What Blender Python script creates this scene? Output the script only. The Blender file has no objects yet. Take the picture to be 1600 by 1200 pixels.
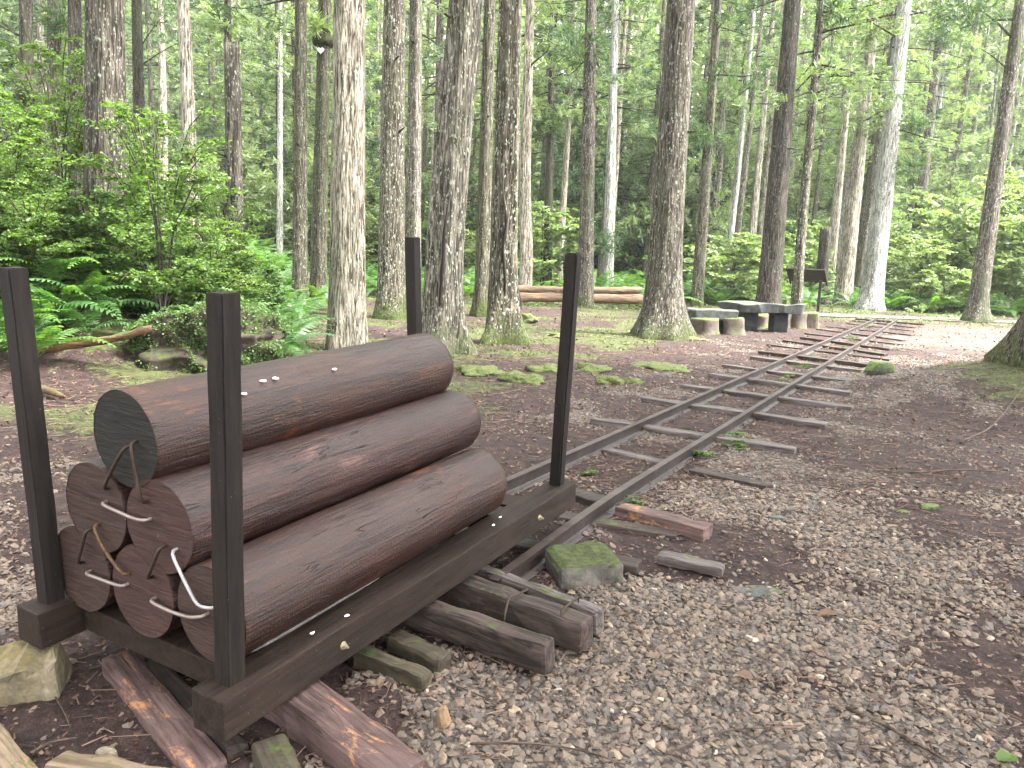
import bpy, math, random
import numpy as np
from mathutils import Matrix, Vector
random.seed(7)
RNG = np.random.default_rng(11)
scn = bpy.context.scene
COL = scn.collection

# ------------------------------------------------------------------ camera, sky, sun, exposure
F_PX, CAM_H = 1255.0, 1.72                       # focal length in photo pixels (1600 wide), eye height
_up = np.array([300.0, -1255.0, 7875.0]); _up /= np.linalg.norm(_up)
_fw = np.array([0, 1.0, 0]) - _up * _up[1]; _fw /= np.linalg.norm(_fw)
CM = np.array([np.cross(_fw, _up), _fw, _up])    # camera axes (right, forward, up) -> world
cam_d = bpy.data.cameras.new('camera'); cam = bpy.data.objects.new('camera', cam_d); COL.objects.link(cam)
cam_d.sensor_width = 36.0; cam_d.lens = 36.0 * F_PX / 1600.0; cam_d.clip_start = 0.05; cam_d.clip_end = 1000
_r, _f, _u = CM @ np.array([1.0, 0, 0]), CM @ np.array([0, 1.0, 0]), CM @ np.array([0, 0, 1.0])
cam.matrix_world = Matrix(((_r[0], _u[0], -_f[0], 0), (_r[1], _u[1], -_f[1], 0), (_r[2], _u[2], -_f[2], CAM_H), (0, 0, 0, 1)))
scn.camera = cam
SUN_EL, SUN_AZ = math.radians(58), math.radians(105)   # azimuth measured from +Y (view direction) towards +X (right)
w = bpy.data.worlds.new('World'); scn.world = w; w.use_nodes = True
nt = w.node_tree; bg = nt.nodes['Background']
sky = nt.nodes.new('ShaderNodeTexSky'); sky.sky_type = 'NISHITA'; sky.sun_disc = False
sky.sun_elevation = SUN_EL; sky.sun_rotation = SUN_AZ; sky.air_density = 1.0; sky.dust_density = 4.0
hsv = nt.nodes.new('ShaderNodeHueSaturation'); hsv.inputs['Saturation'].default_value = 0.04
nt.links.new(sky.outputs[0], hsv.inputs['Color']); nt.links.new(hsv.outputs[0], bg.inputs['Color'])
bg.inputs['Strength'].default_value = 0.12
sun_d = bpy.data.lights.new('sun', 'SUN'); sun_d.energy = 1.5; sun_d.angle = math.radians(12); sun_d.color = (1.0, 0.95, 0.87)
sun = bpy.data.objects.new('sun', sun_d); COL.objects.link(sun)
_sd = Vector((math.sin(SUN_AZ) * math.cos(SUN_EL), math.cos(SUN_AZ) * math.cos(SUN_EL), math.sin(SUN_EL)))
sun.rotation_euler = _sd.to_track_quat('Z', 'Y').to_euler()
vs = scn.view_settings; vs.view_transform = 'Standard'; vs.look = 'None'; vs.gamma = 1.0; vs.use_curve_mapping = False
vs.exposure = 3.95
scn.render.engine = 'CYCLES'
cy = scn.cycles; cy.use_denoising = True; cy.max_bounces = 10; cy.diffuse_bounces = 6; cy.glossy_bounces = 2
cy.transmission_bounces = 8; cy.transparent_max_bounces = 4; cy.volume_bounces = 0
try: cy.denoiser = 'OPENIMAGEDENOISE'
except Exception: pass

# ------------------------------------------------------------------ photo pixel -> place
def ray(x, y): return CM @ np.array([(x - 800) / F_PX, 1.0, -(y - 600) / F_PX])
def G(x, y, z=0.0):
    d = ray(x, y); t = (z - CAM_H) / d[2]; return np.array([d[0] * t, d[1] * t, z])
def D(x, y, dist):
    d = ray(x, y); t = dist / d[1]; return d * t + np.array([0, 0, CAM_H])

# ------------------------------------------------------------------ noise
_perm = RNG.random((64, 64))
def vnoise(x, y):
    x = np.asarray(x, float); y = np.asarray(y, float)
    xi = np.floor(x).astype(int); yi = np.floor(y).astype(int); fx = x - xi; fy = y - yi
    fx = fx * fx * (3 - 2 * fx); fy = fy * fy * (3 - 2 * fy)
    a = _perm[xi % 64, yi % 64]; b = _perm[(xi + 1) % 64, yi % 64]; c = _perm[xi % 64, (yi + 1) % 64]; d = _perm[(xi + 1) % 64, (yi + 1) % 64]
    return (a * (1 - fx) + b * fx) * (1 - fy) + (c * (1 - fx) + d * fx) * fy
def fbm(x, y, o=4):
    s = 0; a = 0.5
    for k in range(o): s = s + a * vnoise(x * 2 ** k + 17 * k, y * 2 ** k + 5 * k); a *= 0.5
    return s / (1 - 0.5 ** o)
def sst(a, b, x):
    t = np.clip((np.asarray(x, float) - a) / (b - a), 0, 1); return t * t * (3 - 2 * t)

# ------------------------------------------------------------------ mesh helpers
def np_mesh(name, V, Fc, mat=None, smooth=False):
    V = np.asarray(V, np.float32); Fc = np.asarray(Fc, np.int32); n, k = Fc.shape
    me = bpy.data.meshes.new(name); me.vertices.add(len(V)); me.vertices.foreach_set('co', V.ravel())
    me.loops.add(n * k); me.loops.foreach_set('vertex_index', Fc.ravel())
    me.polygons.add(n); me.polygons.foreach_set('loop_start', np.arange(0, n * k, k, dtype=np.int32))
    me.polygons.foreach_set('use_smooth', np.full(n, smooth, bool))
    me.update(calc_edges=True); me.validate()
    if mat: me.materials.append(mat)
    return me
def inst(bv, bf, Rm, T):
    bv = np.asarray(bv, float); bf = np.asarray(bf, int); n = len(T)
    V = np.einsum('nij,kj->nki', Rm, bv) + np.asarray(T)[:, None, :]
    Fc = bf[None] + (np.arange(n) * len(bv))[:, None, None]
    return V.reshape(-1, 3), Fc.reshape(-1, bf.shape[1])
class Acc:
    def __init__(s): s.V = []; s.F = []; s.n = 0
    def add(s, V, Fc):
        V = np.asarray(V, float); Fc = np.asarray(Fc, int); s.V.append(V); s.F.append(Fc + s.n); s.n += len(V)
    def mesh(s, name, mat=None, smooth=False): return np_mesh(name, np.concatenate(s.V), np.concatenate(s.F), mat, smooth)
def rot_z(a):
    a = np.asarray(a); c, s_, o, z = np.cos(a), np.sin(a), np.ones_like(a), np.zeros_like(a)
    return np.stack([np.stack([c, -s_, z], -1), np.stack([s_, c, z], -1), np.stack([z, z, o], -1)], -2)
def rot_x(a):
    a = np.asarray(a); c, s_, o, z = np.cos(a), np.sin(a), np.ones_like(a), np.zeros_like(a)
    return np.stack([np.stack([o, z, z], -1), np.stack([z, c, -s_], -1), np.stack([z, s_, c], -1)], -2)
def rot_y(a):
    a = np.asarray(a); c, s_, o, z = np.cos(a), np.sin(a), np.ones_like(a), np.zeros_like(a)
    return np.stack([np.stack([c, z, s_], -1), np.stack([z, o, z], -1), np.stack([-s_, z, c], -1)], -2)
def rot_rand(n, tilt=None, rng=RNG):
    if tilt is None: tilt = math.pi
    return rot_z(rng.random(n) * 6.283) @ rot_x(rng.normal(0, tilt, n)) @ rot_y(rng.normal(0, tilt, n))
def aim(dirs, roll=None):
    """matrices whose local +Y points along dirs, local Z as upright as possible"""
    y = dirs / np.linalg.norm(dirs, axis=1, keepdims=True)
    z0 = np.tile(np.array([0, 0, 1.0]), (len(y), 1)); x = np.cross(y, z0); x += 1e-5; x /= np.linalg.norm(x, axis=1, keepdims=True)
    z = np.cross(x, y); M = np.stack([x, y, z], -1)
    if roll is not None: M = M @ rot_y(roll)
    return M
def link(name, data, parent=None, mw=None):
    o = bpy.data.objects.new(name, data); COL.objects.link(o)
    if parent: o.parent = parent
    if mw is not None: o.matrix_world = mw
    return o
def tag(o, label=None, cat=None, group=None, kind=None):
    if label: o['label'] = label
    if cat: o['category'] = cat
    if group: o['group'] = group
    if kind: o['kind'] = kind
    return o
def empty(name, loc, label, cat, group=None, rz=0.0):
    o = bpy.data.objects.new(name, None); COL.objects.link(o); o.location = [float(c) for c in loc]; o.rotation_euler = (0, 0, rz)
    o.empty_display_size = 0.1
    return tag(o, label, cat, group)
def tube(acc, pts, rad, seg=6, caps=True):
    pts = np.asarray(pts, float); n = len(pts); rad = np.broadcast_to(np.asarray(rad, float), (n,))
    tan = np.gradient(pts, axis=0); tan /= np.linalg.norm(tan, axis=1, keepdims=True) + 1e-9
    ref = np.array([0, 0, 1.0]) if abs(tan[:, 2]).mean() < 0.8 else np.array([1.0, 0, 0])
    a = np.cross(tan, ref); a /= np.linalg.norm(a, axis=1, keepdims=True) + 1e-9; b = np.cross(tan, a)
    th = np.arange(seg) / seg * 2 * math.pi
    V = pts[:, None] + rad[:, None, None] * (np.cos(th)[None, :, None] * a[:, None] + np.sin(th)[None, :, None] * b[:, None])
    idx = np.arange(n * seg).reshape(n, seg); nx = np.roll(idx, -1, 1)
    Fc = np.stack([idx[:-1], nx[:-1], nx[1:], idx[1:]], -1).reshape(-1, 4)
    V = V.reshape(-1, 3)
    if caps:
        V = np.concatenate([V, pts[:1], pts[-1:]]); c0, c1 = n * seg, n * seg + 1
        k = np.arange(seg); k1 = (k + 1) % seg
        Fc = np.concatenate([Fc, np.stack([k1, k, np.full(seg, c0), np.full(seg, c0)], -1)[:, :4], np.stack([(n - 1) * seg + k, (n - 1) * seg + k1, np.full(seg, c1), np.full(seg, c1)], -1)])
    acc.add(V, Fc)
def tube_mesh(name, pts, rad, mat, seg=8, smooth=True):
    import bmesh
    a = Acc(); tube(a, pts, rad, seg, False); me = a.mesh(name, mat, smooth)
    bm = bmesh.new(); bm.from_mesh(me)
    bmesh.ops.holes_fill(bm, edges=[e for e in bm.edges if e.is_boundary], sides=0)
    bm.to_mesh(me); bm.free(); return me
def box_mesh(name, x0, x1, y0, y1, z0, z1, mat, bevel=0.006, cuts=0, jit=0.0, seed=0):
    """bevelled box, optionally subdivided along its long axis and roughened"""
    import bmesh
    bm = bmesh.new(); bmesh.ops.create_cube(bm, size=1.0)
    for v in bm.verts: v.co = Vector(((x0 + x1) / 2 + v.co.x * (x1 - x0), (y0 + y1) / 2 + v.co.y * (y1 - y0), (z0 + z1) / 2 + v.co.z * (z1 - z0)))
    if bevel: bmesh.ops.bevel(bm, geom=bm.edges[:], offset=bevel, segments=2, affect='EDGES', profile=0.6)
    if cuts:
        ext = (x1 - x0, y1 - y0, z1 - z0); ax = ext.index(max(ext)); lo = (x0, y0, z0)[ax]; L = ext[ax]
        for k in range(1, cuts + 1):
            co = [0, 0, 0]; co[ax] = lo + L * k / (cuts + 1); no = [0, 0, 0]; no[ax] = 1
            bmesh.ops.bisect_plane(bm, geom=bm.verts[:] + bm.edges[:] + bm.faces[:], plane_co=co, plane_no=no)
    if jit:
        for v in bm.verts:
            q = v.co * 9 + Vector((seed * 3.1, seed * 1.7, seed))
            from mathutils import noise as mn
            v.co += mn.noise_vector(q) * jit + mn.noise_vector(q * 3.3) * jit * 0.5
    me = bpy.data.meshes.new(name); bm.to_mesh(me); bm.free(); me.materials.append(mat); return me
def rock_mesh(name, sx, sy, sz, mat, seed, sub=3, rough=0.25, flat=0.0, cutn=6):
    import bmesh
    from mathutils import noise as mn
    rnd = random.Random(seed); bm = bmesh.new(); bmesh.ops.create_icosphere(bm, subdivisions=sub, radius=1.0)
    planes = [(Vector((rnd.gauss(0, 1), rnd.gauss(0, 1), rnd.gauss(0, .8))).normalized(), rnd.uniform(.6, .88)) for _ in range(cutn)]
    if flat: planes.append((Vector((0, 0, 1)), flat))
    for v in bm.verts:
        for n, d in planes:
            e = v.co.dot(n) - d
            if e > 0: v.co -= n * e * 0.92
        nv = v.co.normalized()
        v.co += nv * (mn.noise(v.co * 1.6 + Vector((seed, 0, 0))) * rough * .6 + mn.noise(v.co * 4.5 + Vector((0, seed, 0))) * rough * .3 + mn.noise(v.co * 11) * rough * .1)
        v.co = Vector((v.co.x * sx, v.co.y * sy, v.co.z * sz))
    for f in bm.faces: f.smooth = sub > 3
    me = bpy.data.meshes.new(name); bm.to_mesh(me); bm.free(); me.materials.append(mat); return me

# ------------------------------------------------------------------ material helpers
def sc(k, *cs): return tuple(tuple(x * k for x in c) for c in cs)
class NT:
    def __init__(s, name):
        s.m = bpy.data.materials.new(name); s.m.use_nodes = True; s.t = s.m.node_tree; s.t.nodes.clear()
        s.out = s.t.nodes.new('ShaderNodeOutputMaterial')
    def n(s, typ, **kw):
        nd = s.t.nodes.new(typ)
        for k, v in kw.items():
            if hasattr(nd, k): setattr(nd, k, v)
        return nd
    def put(s, sock, v):
        if v is None: return
        if isinstance(v, bpy.types.NodeSocket): s.t.links.new(v, sock)
        elif isinstance(v, (tuple, list)) and sock.type == 'RGBA' and len(v) == 3: sock.default_value = (*v, 1)
        else: sock.default_value = v
    def coord(s, kind='Object', scale=(1, 1, 1), loc=None):
        if kind == 'World': c = s.n('ShaderNodeNewGeometry').outputs['Position']
        else: c = s.n('ShaderNodeTexCoord').outputs[kind]
        mp = s.n('ShaderNodeMapping'); s.t.links.new(c, mp.inputs['Vector']); mp.inputs['Scale'].default_value = scale
        if loc is not None: s.put(mp.inputs['Location'], loc)
        return mp.outputs[0]
    def rnd_loc(s):
        r = s.n('ShaderNodeObjectInfo').outputs['Random']; v = s.n('ShaderNodeVectorMath', operation='SCALE'); v.inputs[0].default_value = (37.1, 91.7, 53.3)
        s.t.links.new(r, v.inputs['Scale']); return v.outputs[0]
    def noise(s, vec, scale, detail=4, rough=0.55, dist=0.0):
        nd = s.n('ShaderNodeTexNoise'); s.put(nd.inputs['Vector'], vec); nd.inputs['Scale'].default_value = scale; nd.inputs['Detail'].default_value = detail
        nd.inputs['Roughness'].default_value = rough; nd.inputs['Distortion'].default_value = dist; return nd.outputs['Fac']
    def voro(s, vec, scale, feature='F1', out='Distance', rand=1.0):
        nd = s.n('ShaderNodeTexVoronoi', feature=feature); s.put(nd.inputs['Vector'], vec); nd.inputs['Scale'].default_value = scale
        nd.inputs['Randomness'].default_value = rand; return nd.outputs[out]
    def ramp(s, f, stops, interp='LINEAR'):
        nd = s.n('ShaderNodeValToRGB'); s.put(nd.inputs[0], f); cr = nd.color_ramp; cr.interpolation = interp
        while len(cr.elements) < len(stops): cr.elements.new(0.5)
        for e, (p, c) in zip(cr.elements, stops):
            e.position = p; e.color = (c, c, c, 1) if isinstance(c, (int, float)) else (*c, 1)
        return nd.outputs[0]
    def mix(s, f, a, b, mode='MIX'):
        nd = s.n('ShaderNodeMix', data_type='RGBA', blend_type=mode); s.put(nd.inputs[0], f); s.put(nd.inputs[6], a); s.put(nd.inputs[7], b); return nd.outputs[2]
    def math(s, op, a, b=0.0, clamp=False):
        nd = s.n('ShaderNodeMath', operation=op); nd.use_clamp = clamp; s.put(nd.inputs[0], a); s.put(nd.inputs[1], b); return nd.outputs[0]
    def bump(s, h, strength=0.5, dist=0.02, normal=None):
        nd = s.n('ShaderNodeBump'); s.put(nd.inputs['Height'], h); nd.inputs['Strength'].default_value = strength; nd.inputs['Distance'].default_value = dist
        if normal: s.put(nd.inputs['Normal'], normal)
        return nd.outputs[0]
    def bsdf(s, col, rough=0.8, normal=None, spec=0.3, metal=0.0):
        b = s.n('ShaderNodeBsdfPrincipled'); s.put(b.inputs['Base Color'], col); s.put(b.inputs['Roughness'], rough)
        b.inputs['Specular IOR Level'].default_value = spec; b.inputs['Metallic'].default_value = metal
        if normal: s.put(b.inputs['Normal'], normal)
        s.t.links.new(b.outputs[0], s.out.inputs[0]); return s.m
    def sepz(s, vec, i='Z'):
        nd = s.n('ShaderNodeSeparateXYZ'); s.put(nd.inputs[0], vec); return nd.outputs[i]

def mat_leaf(name, c0, c1, c2, trans=0.4, rough=0.45, spec=0.35):
    t = NT(name); r = t.n('ShaderNodeNewGeometry').outputs['Random Per Island']; o = t.n('ShaderNodeObjectInfo').outputs['Random']
    f = t.math('ADD', t.math('MULTIPLY', r, 0.75), t.math('MULTIPLY', o, 0.25))
    col = t.ramp(f, [(0.1, c0), (0.5, c1), (0.9, c2)])
    b = t.n('ShaderNodeBsdfPrincipled'); t.put(b.inputs['Base Color'], col); b.inputs['Roughness'].default_value = rough; b.inputs['Specular IOR Level'].default_value = spec
    tr = t.n('ShaderNodeBsdfTranslucent'); t.put(tr.inputs['Color'], t.mix(1.0, col, (1.0, 1.15, 0.45), 'MULTIPLY'))
    mx = t.n('ShaderNodeMixShader'); mx.inputs[0].default_value = trans; t.t.links.new(b.outputs[0], mx.inputs[1]); t.t.links.new(tr.outputs[0], mx.inputs[2])
    t.t.links.new(mx.outputs[0], t.out.inputs[0]); return t.m
def mat_bark(name, dark, mid, light, lichen=0.35, lichen_col=(0.42, 0.46, 0.36), moss=0.6, streak=1.0):
    t = NT(name); rl = t.rnd_loc(); dark, mid, light, lichen_col = sc(0.54, dark, mid, light, lichen_col); light = (light[0] * 1.55, light[1] * 1.62, light[2] * 1.66); mid = (mid[0] * 1.0, mid[1] * 1.06, mid[2] * 1.08); lichen_col = tuple(x * 1.5 for x in lichen_col); dark = tuple(x * .7 for x in dark)
    cs = t.coord('Object', (1, 1, 0.10), rl); c = t.coord('Object', (1, 1, 1), rl); cm = t.coord('Object', (1, 1, 0.45), rl)
    st = t.noise(cs, 26 * streak, 5, 0.65, 0.6); big = t.noise(c, 1.3, 4, 0.6)
    st2 = t.noise(t.coord('Object', (1, 1, 0.06), rl), 75 * streak, 4, 0.7, 0.4); st = t.math('ADD', t.math('MULTIPLY', st, .62), t.math('MULTIPLY', st2, .38))
    col = t.ramp(st, [(0.37, tuple(x * .5 for x in dark)), (0.44, dark), (0.50, mid), (0.60, light)])
    col = t.mix(t.ramp(big, [(0.35, 0.0), (0.7, 0.55)]), col, t.mix(0.5, col, tuple(x * 0.55 for x in mid)), 'MIX')
    # lichen flecks (upright ovals) and pale crust
    vd = t.math('MULTIPLY', t.voro(cm, 15, 'F1'), t.ramp(t.noise(c, 9, 2), [(.3, 1.5), (.65, .55)])); patch = t.ramp(t.noise(c, 2.1, 5, 0.7), [(0.56 - lichen * 0.4, 0.0), (0.68 - lichen * 0.25, 1.0)])
    fl = t.math('MULTIPLY', t.ramp(t.math('ADD', vd, t.math('MULTIPLY', t.noise(cm, 34, 4, .7), 0.55)), [(0.40, 1.0), (0.52, 0.0)]), patch)
    col = t.mix(t.math('MULTIPLY', fl, 0.85), col, lichen_col)
    vd2 = t.voro(t.coord('Object', (1, 1, 0.3), rl), 34, 'F1'); fl2 = t.math('MULTIPLY', t.ramp(vd2, [(0.16, 1.0), (0.24, 0.0)]), t.ramp(t.noise(c, 3.3, 3), [(0.42, 0.0), (0.52, 1.0)]))
    col = t.mix(t.math('MULTIPLY', fl2, 0.5 + lichen * 0.4), col, tuple(min(1, x * 1.15) for x in lichen_col))
    # moss creeping up from the roots
    z = t.sepz(t.coord('Object'), 'Z'); mz = t.math('SUBTRACT', t.math('ADD', t.noise(c, 5, 5, 0.7), moss * 0.42 - 0.12), t.math('MULTIPLY', z, 0.42 if moss < 1 else .30))
    ms = t.ramp(t.math('ADD', mz, t.math('MULTIPLY', t.math('SUBTRACT', st, .5), .35)), [(0.44, 0.0), (0.66, 1.0)]); mosscol = t.ramp(t.noise(c, 14, 3), [(0.3, (0.022, 0.030, 0.010)), (0.7, (0.075, 0.105, 0.024))])
    col = t.mix(t.math('MULTIPLY', ms, min(1.0, moss * 1.2)), col, mosscol)
    # thin green algae film on one side, higher up
    al = t.ramp(t.noise(t.coord('Object', (1, 1, 0.25), rl), 1.4, 3), [(0.52, 0.0), (0.68, 0.45)]); col = t.mix(al, col, (0.048, 0.056, 0.028))
    h = t.math('ADD', t.math('MULTIPLY', st, 1.0), t.math('MULTIPLY', fl, 0.35))
    return t.bsdf(col, 0.9, t.bump(h, 1.0, 0.07), 0.12)
def mat_wood(name, dark, mid, light, axis='X', patch=None, patch_amt=0.0, moss=0.0, rough=0.7, grain=30, spec=0.3, bump=0.4, film=None):
    if name not in ('sign_wood',): k_ = 0.38 if name.startswith('log') else 0.46 if name.startswith(('cart', 'post')) else 0.30 if name.startswith('rail') else 0.55 if name == 'sleeper_brown' else 0.70; dark, mid, light = sc(k_, dark, mid, light); patch = patch and sc(.55 if name.startswith('log') else .75, patch)[0]; film = film and sc(k_, film)[0]
    t = NT(name); rl = t.rnd_loc(); sc_ax = {'X': (0.07, 1, 1), 'Y': (1, 0.07, 1), 'Z': (1, 1, 0.07)}[axis]
    sc2 = tuple(0.35 if q < 1 else 1 for q in sc_ax)
    cs = t.coord('Object', sc_ax, rl); c = t.coord('Object', (1, 1, 1), rl); c2 = t.coord('Object', sc2, rl)
    g = t.noise(cs, grain, 6, 0.7, 0.3); g2 = t.noise(cs, grain * 3.2, 5, 0.7, 0.2); g = t.math('ADD', t.math('MULTIPLY', g, .6), t.math('MULTIPLY', g2, .4)); lg_ = name.startswith('log'); col = t.ramp(g, [(0.28 if lg_ else 0.36, tuple(x * .6 for x in dark)), (0.38 if lg_ else 0.42, tuple(x * (1.5 if lg_ else 1) for x in dark)), (0.50, mid), (0.70 if lg_ else 0.64, light)])
    b = t.noise(c2, 3.0, 5, 0.65); col = t.mix(t.ramp(b, [(0.38, 0.55), (0.6, 0.0)]), col, dark)
    if patch:
        pm = t.ramp(t.noise(c2, 4.6, 7, 0.78, 0.6), [(0.66 - patch_amt * 0.2, 0.0), (0.72 - patch_amt * 0.18, 1.0)])
        pm = t.math('MULTIPLY', pm, t.ramp(g, [(0.42, 0.15), (0.54, 1.0)])); col = t.mix(pm, col, patch)
    if name.startswith(('log', 'sleeper', 'fallen')):
        cr_ = t.noise(t.coord('Object', tuple(.10 if q < 1 else 1 for q in sc_ax), rl), 9, 3, .6, .5); ck = t.math('MULTIPLY', t.ramp(t.math('ABSOLUTE', t.math('SUBTRACT', cr_, .5)), [(.002, 1.0), (.008, 0.0)]), t.ramp(t.noise(c, 3.5, 3), [(.52, 0.0), (.60, .9)])); col = t.mix(t.math('MULTIPLY', ck, .9), col, (0.004, 0.003, 0.0025)); g = t.math('SUBTRACT', g, t.math('MULTIPLY', ck, .6))
    if film:
        col = t.mix(t.ramp(t.noise(c, 2.2, 5, 0.6), [(0.5, 0.0), (0.7, 0.6)]), col, film)
    if moss:
        nz = t.sepz(t.n('ShaderNodeNewGeometry').outputs['Normal'], 'Z')
        mm = t.ramp(t.math('ADD', t.noise(c, 6, 5, 0.7), t.math('MULTIPLY', nz, 0.15)), [(0.72 - moss * 0.25, 0.0), (0.80 - moss * 0.2, 1.0)])
        col = t.mix(mm, col, t.ramp(t.noise(c, 25, 3), [(0.3, (0.028, 0.036, 0.011)), (0.7, (0.07, 0.088, 0.024))]))
    fine = t.noise(c, 90, 3, 0.6)
    sp = t.ramp(t.voro(c, 38), [(0.03, 1.0), (0.06, 0.0)]); col = t.mix(t.math('MULTIPLY', sp, t.ramp(t.noise(c, 5), [(0.5, 0.0), (0.6, 0.6)])), col, (0.45, 0.42, 0.38))
    h = t.math('ADD', g, t.math('MULTIPLY', fine, 0.25))
    return t.bsdf(col, t.ramp(b, [(0.3, rough - 0.15), (0.7, min(1, rough + 0.12))]), t.bump(h, bump, 0.012), spec)
def mat_rock(name, dark, mid, light, moss=0.5, mosscol=((0.05, 0.075, 0.02), (0.14, 0.19, 0.04)), scale=6):
    dark, mid, light = sc(.66, dark, mid, light); mosscol = sc(.72, *mosscol); t = NT(name); rl = t.rnd_loc(); c = t.coord('Object', (1, 1, 1), rl)
    a = t.noise(c, scale, 7, 0.7); col = t.ramp(a, [(0.3, dark), (0.5, mid), (0.7, light)])
    nz = t.sepz(t.n('ShaderNodeNewGeometry').outputs['Normal'], 'Z')
    mm = t.ramp(t.math('ADD', t.math('ADD', t.noise(c, 4, 6, 0.75), t.math('MULTIPLY', nz, 0.28)), moss * 0.4 - 0.2), [(0.55, 0.0), (0.68, 1.0)])
    col = t.mix(mm, col, t.ramp(t.noise(c, 30, 4), [(0.3, mosscol[0]), (0.7, mosscol[1])]))
    h = t.math('ADD', a, t.math('MULTIPLY', t.noise(c, 60, 3), 0.25))
    return t.bsdf(col, 0.85, t.bump(h, 0.7, 0.03), 0.25)
def mat_plain(name, col, rough=0.7, metal=0.0, spec=0.3, var=0.35, scale=20):
    t = NT(name); c = t.coord('Object'); n = t.noise(c, scale, 5, 0.65)
    cc = t.ramp(n, [(0.3, tuple(x * (1 - var) for x in col)), (0.7, tuple(min(1, x * (1 + var)) for x in col))])
    return t.bsdf(cc, rough, t.bump(n, 0.3, 0.004), spec, metal)

M = {}
M['bark_brown'] = mat_bark('bark_brown', (0.046, 0.036, 0.027), (0.112, 0.093, 0.072), (0.215, 0.185, 0.148), 0.45)
M['bark_dark'] = mat_bark('bark_dark', (0.022, 0.018, 0.014), (0.060, 0.048, 0.038), (0.12, 0.10, 0.082), 0.12, (0.26, 0.29, 0.22), 0.5)
M['bark_grey'] = mat_bark('bark_grey', (0.060, 0.050, 0.040), (0.16, 0.135, 0.105), (0.30, 0.265, 0.215), 0.60, (0.45, 0.48, 0.38))
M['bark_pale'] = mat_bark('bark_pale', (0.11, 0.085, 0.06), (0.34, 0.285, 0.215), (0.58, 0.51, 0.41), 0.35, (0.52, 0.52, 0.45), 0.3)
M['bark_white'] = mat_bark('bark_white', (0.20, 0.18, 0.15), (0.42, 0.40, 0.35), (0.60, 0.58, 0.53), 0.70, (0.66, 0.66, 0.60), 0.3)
M['bark_lichen'] = mat_bark('bark_lichen', (0.05, 0.04, 0.03), (0.13, 0.105, 0.078), (0.27, 0.235, 0.18), 1.0, (0.48, 0.54, 0.40), 0.75)
M['bark_root'] = mat_bark('bark_root', (0.045, 0.034, 0.026), (0.12, 0.095, 0.070), (0.22, 0.185, 0.14), 0.3, (0.38, 0.42, 0.30), 0.62)
M['bark_moss'] = mat_bark('bark_moss', (0.040, 0.034, 0.024), (0.105, 0.090, 0.062), (0.19, 0.17, 0.12), 0.4, (0.38, 0.42, 0.30), 0.75)
M['log_wood'] = mat_wood('log_wood', (0.0141, 0.0045, 0.0030), (0.0652, 0.0208, 0.0117), (0.1453, 0.0532, 0.0298), 'X', (0.1761, 0.0553, 0.0192), 0.52, rough=0.46, bump=1.0, spec=.4, film=(0.0748, 0.0273, 0.0177))
M['log_wood_pink'] = mat_wood('log_wood_pink', (0.0131, 0.0042, 0.0033), (0.0581, 0.0188, 0.0132), (0.1365, 0.0519, 0.0361), 'X', (0.1849, 0.0877, 0.0712), 0.50, rough=0.46, bump=1.0, spec=.4, film=(0.0792, 0.0300, 0.0230))
M['cart_wood'] = mat_wood('cart_wood', (0.0170, 0.0097, 0.0068), (0.0382, 0.0231, 0.0160), (0.0699, 0.0443, 0.0320), 'X', rough=0.75, grain=24, film=(0.0583, 0.0381, 0.0274), spec=.2)
M['post_wood'] = mat_wood('post_wood', (0.0127, 0.0090, 0.0074), (0.0243, 0.0171, 0.0141), (0.0451, 0.0326, 0.0259), 'Z', rough=0.75, grain=24, spec=.2)
M['sleeper_grey'] = mat_wood('sleeper_grey', (0.045, 0.034, 0.031), (0.125, 0.102, 0.095), (0.25, 0.22, 0.205), 'X', (0.24, 0.12, 0.06), 0.1, 0.05, 0.85, 22)
M['sleeper_brown'] = mat_wood('sleeper_brown', (0.022, 0.015, 0.012), (0.065, 0.044, 0.036), (0.145, 0.105, 0.09), 'X', (0.40, 0.19, 0.075), 0.2, 0.03, 0.75, 20)
M['sleeper_pink'] = mat_wood('sleeper_pink', (0.0433, 0.0258, 0.0236), (0.1300, 0.0782, 0.0705), (0.2312, 0.1518, 0.1411), 'X', (0.4816, 0.2300, 0.0941), 0.50, 0.0, 0.75, 16)
M['board_pale'] = mat_wood('board_pale', (0.12, 0.085, 0.05), (0.27, 0.20, 0.13), (0.40, 0.32, 0.22), 'X', (0.36, 0.20, 0.09), 0.2, 0.05, 0.8, 18)
M['board_green'] = mat_wood('board_green', (0.025, 0.019, 0.013), (0.062, 0.049, 0.030), (0.11, 0.09, 0.055), 'X', (0.16, 0.14, 0.05), 0.4, 0.12, 0.8, 18)
M['fallen_log'] = mat_wood('fallen_log', (0.07, 0.045, 0.03), (0.22, 0.14, 0.09), (0.42, 0.29, 0.19), 'X', (0.50, 0.27, 0.13), 0.4, 0.1, 0.85, 16)
M['rotten_log'] = mat_wood('rotten_log', (0.035, 0.02, 0.012), (0.14, 0.07, 0.03), (0.30, 0.16, 0.06), 'X', (0.36, 0.17, 0.06), 0.5, 0.6, 0.85, 16)
M['rail_iron'] = mat_wood('rail_iron', (0.0276, 0.0156, 0.0126), (0.0633, 0.0368, 0.0302), (0.1265, 0.0782, 0.0672), 'X', (0.1495, 0.0598, 0.0336), 0.2, 0, 0.55, 12, 0.5, 0.3)
M['rail_top'] = mat_wood('rail_top', (0.0660, 0.0405, 0.0361), (0.1375, 0.0900, 0.0840), (0.2200, 0.1530, 0.1428), 'X', None, 0, 0, 0.5, 12, 0.5, 0.2)
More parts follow.
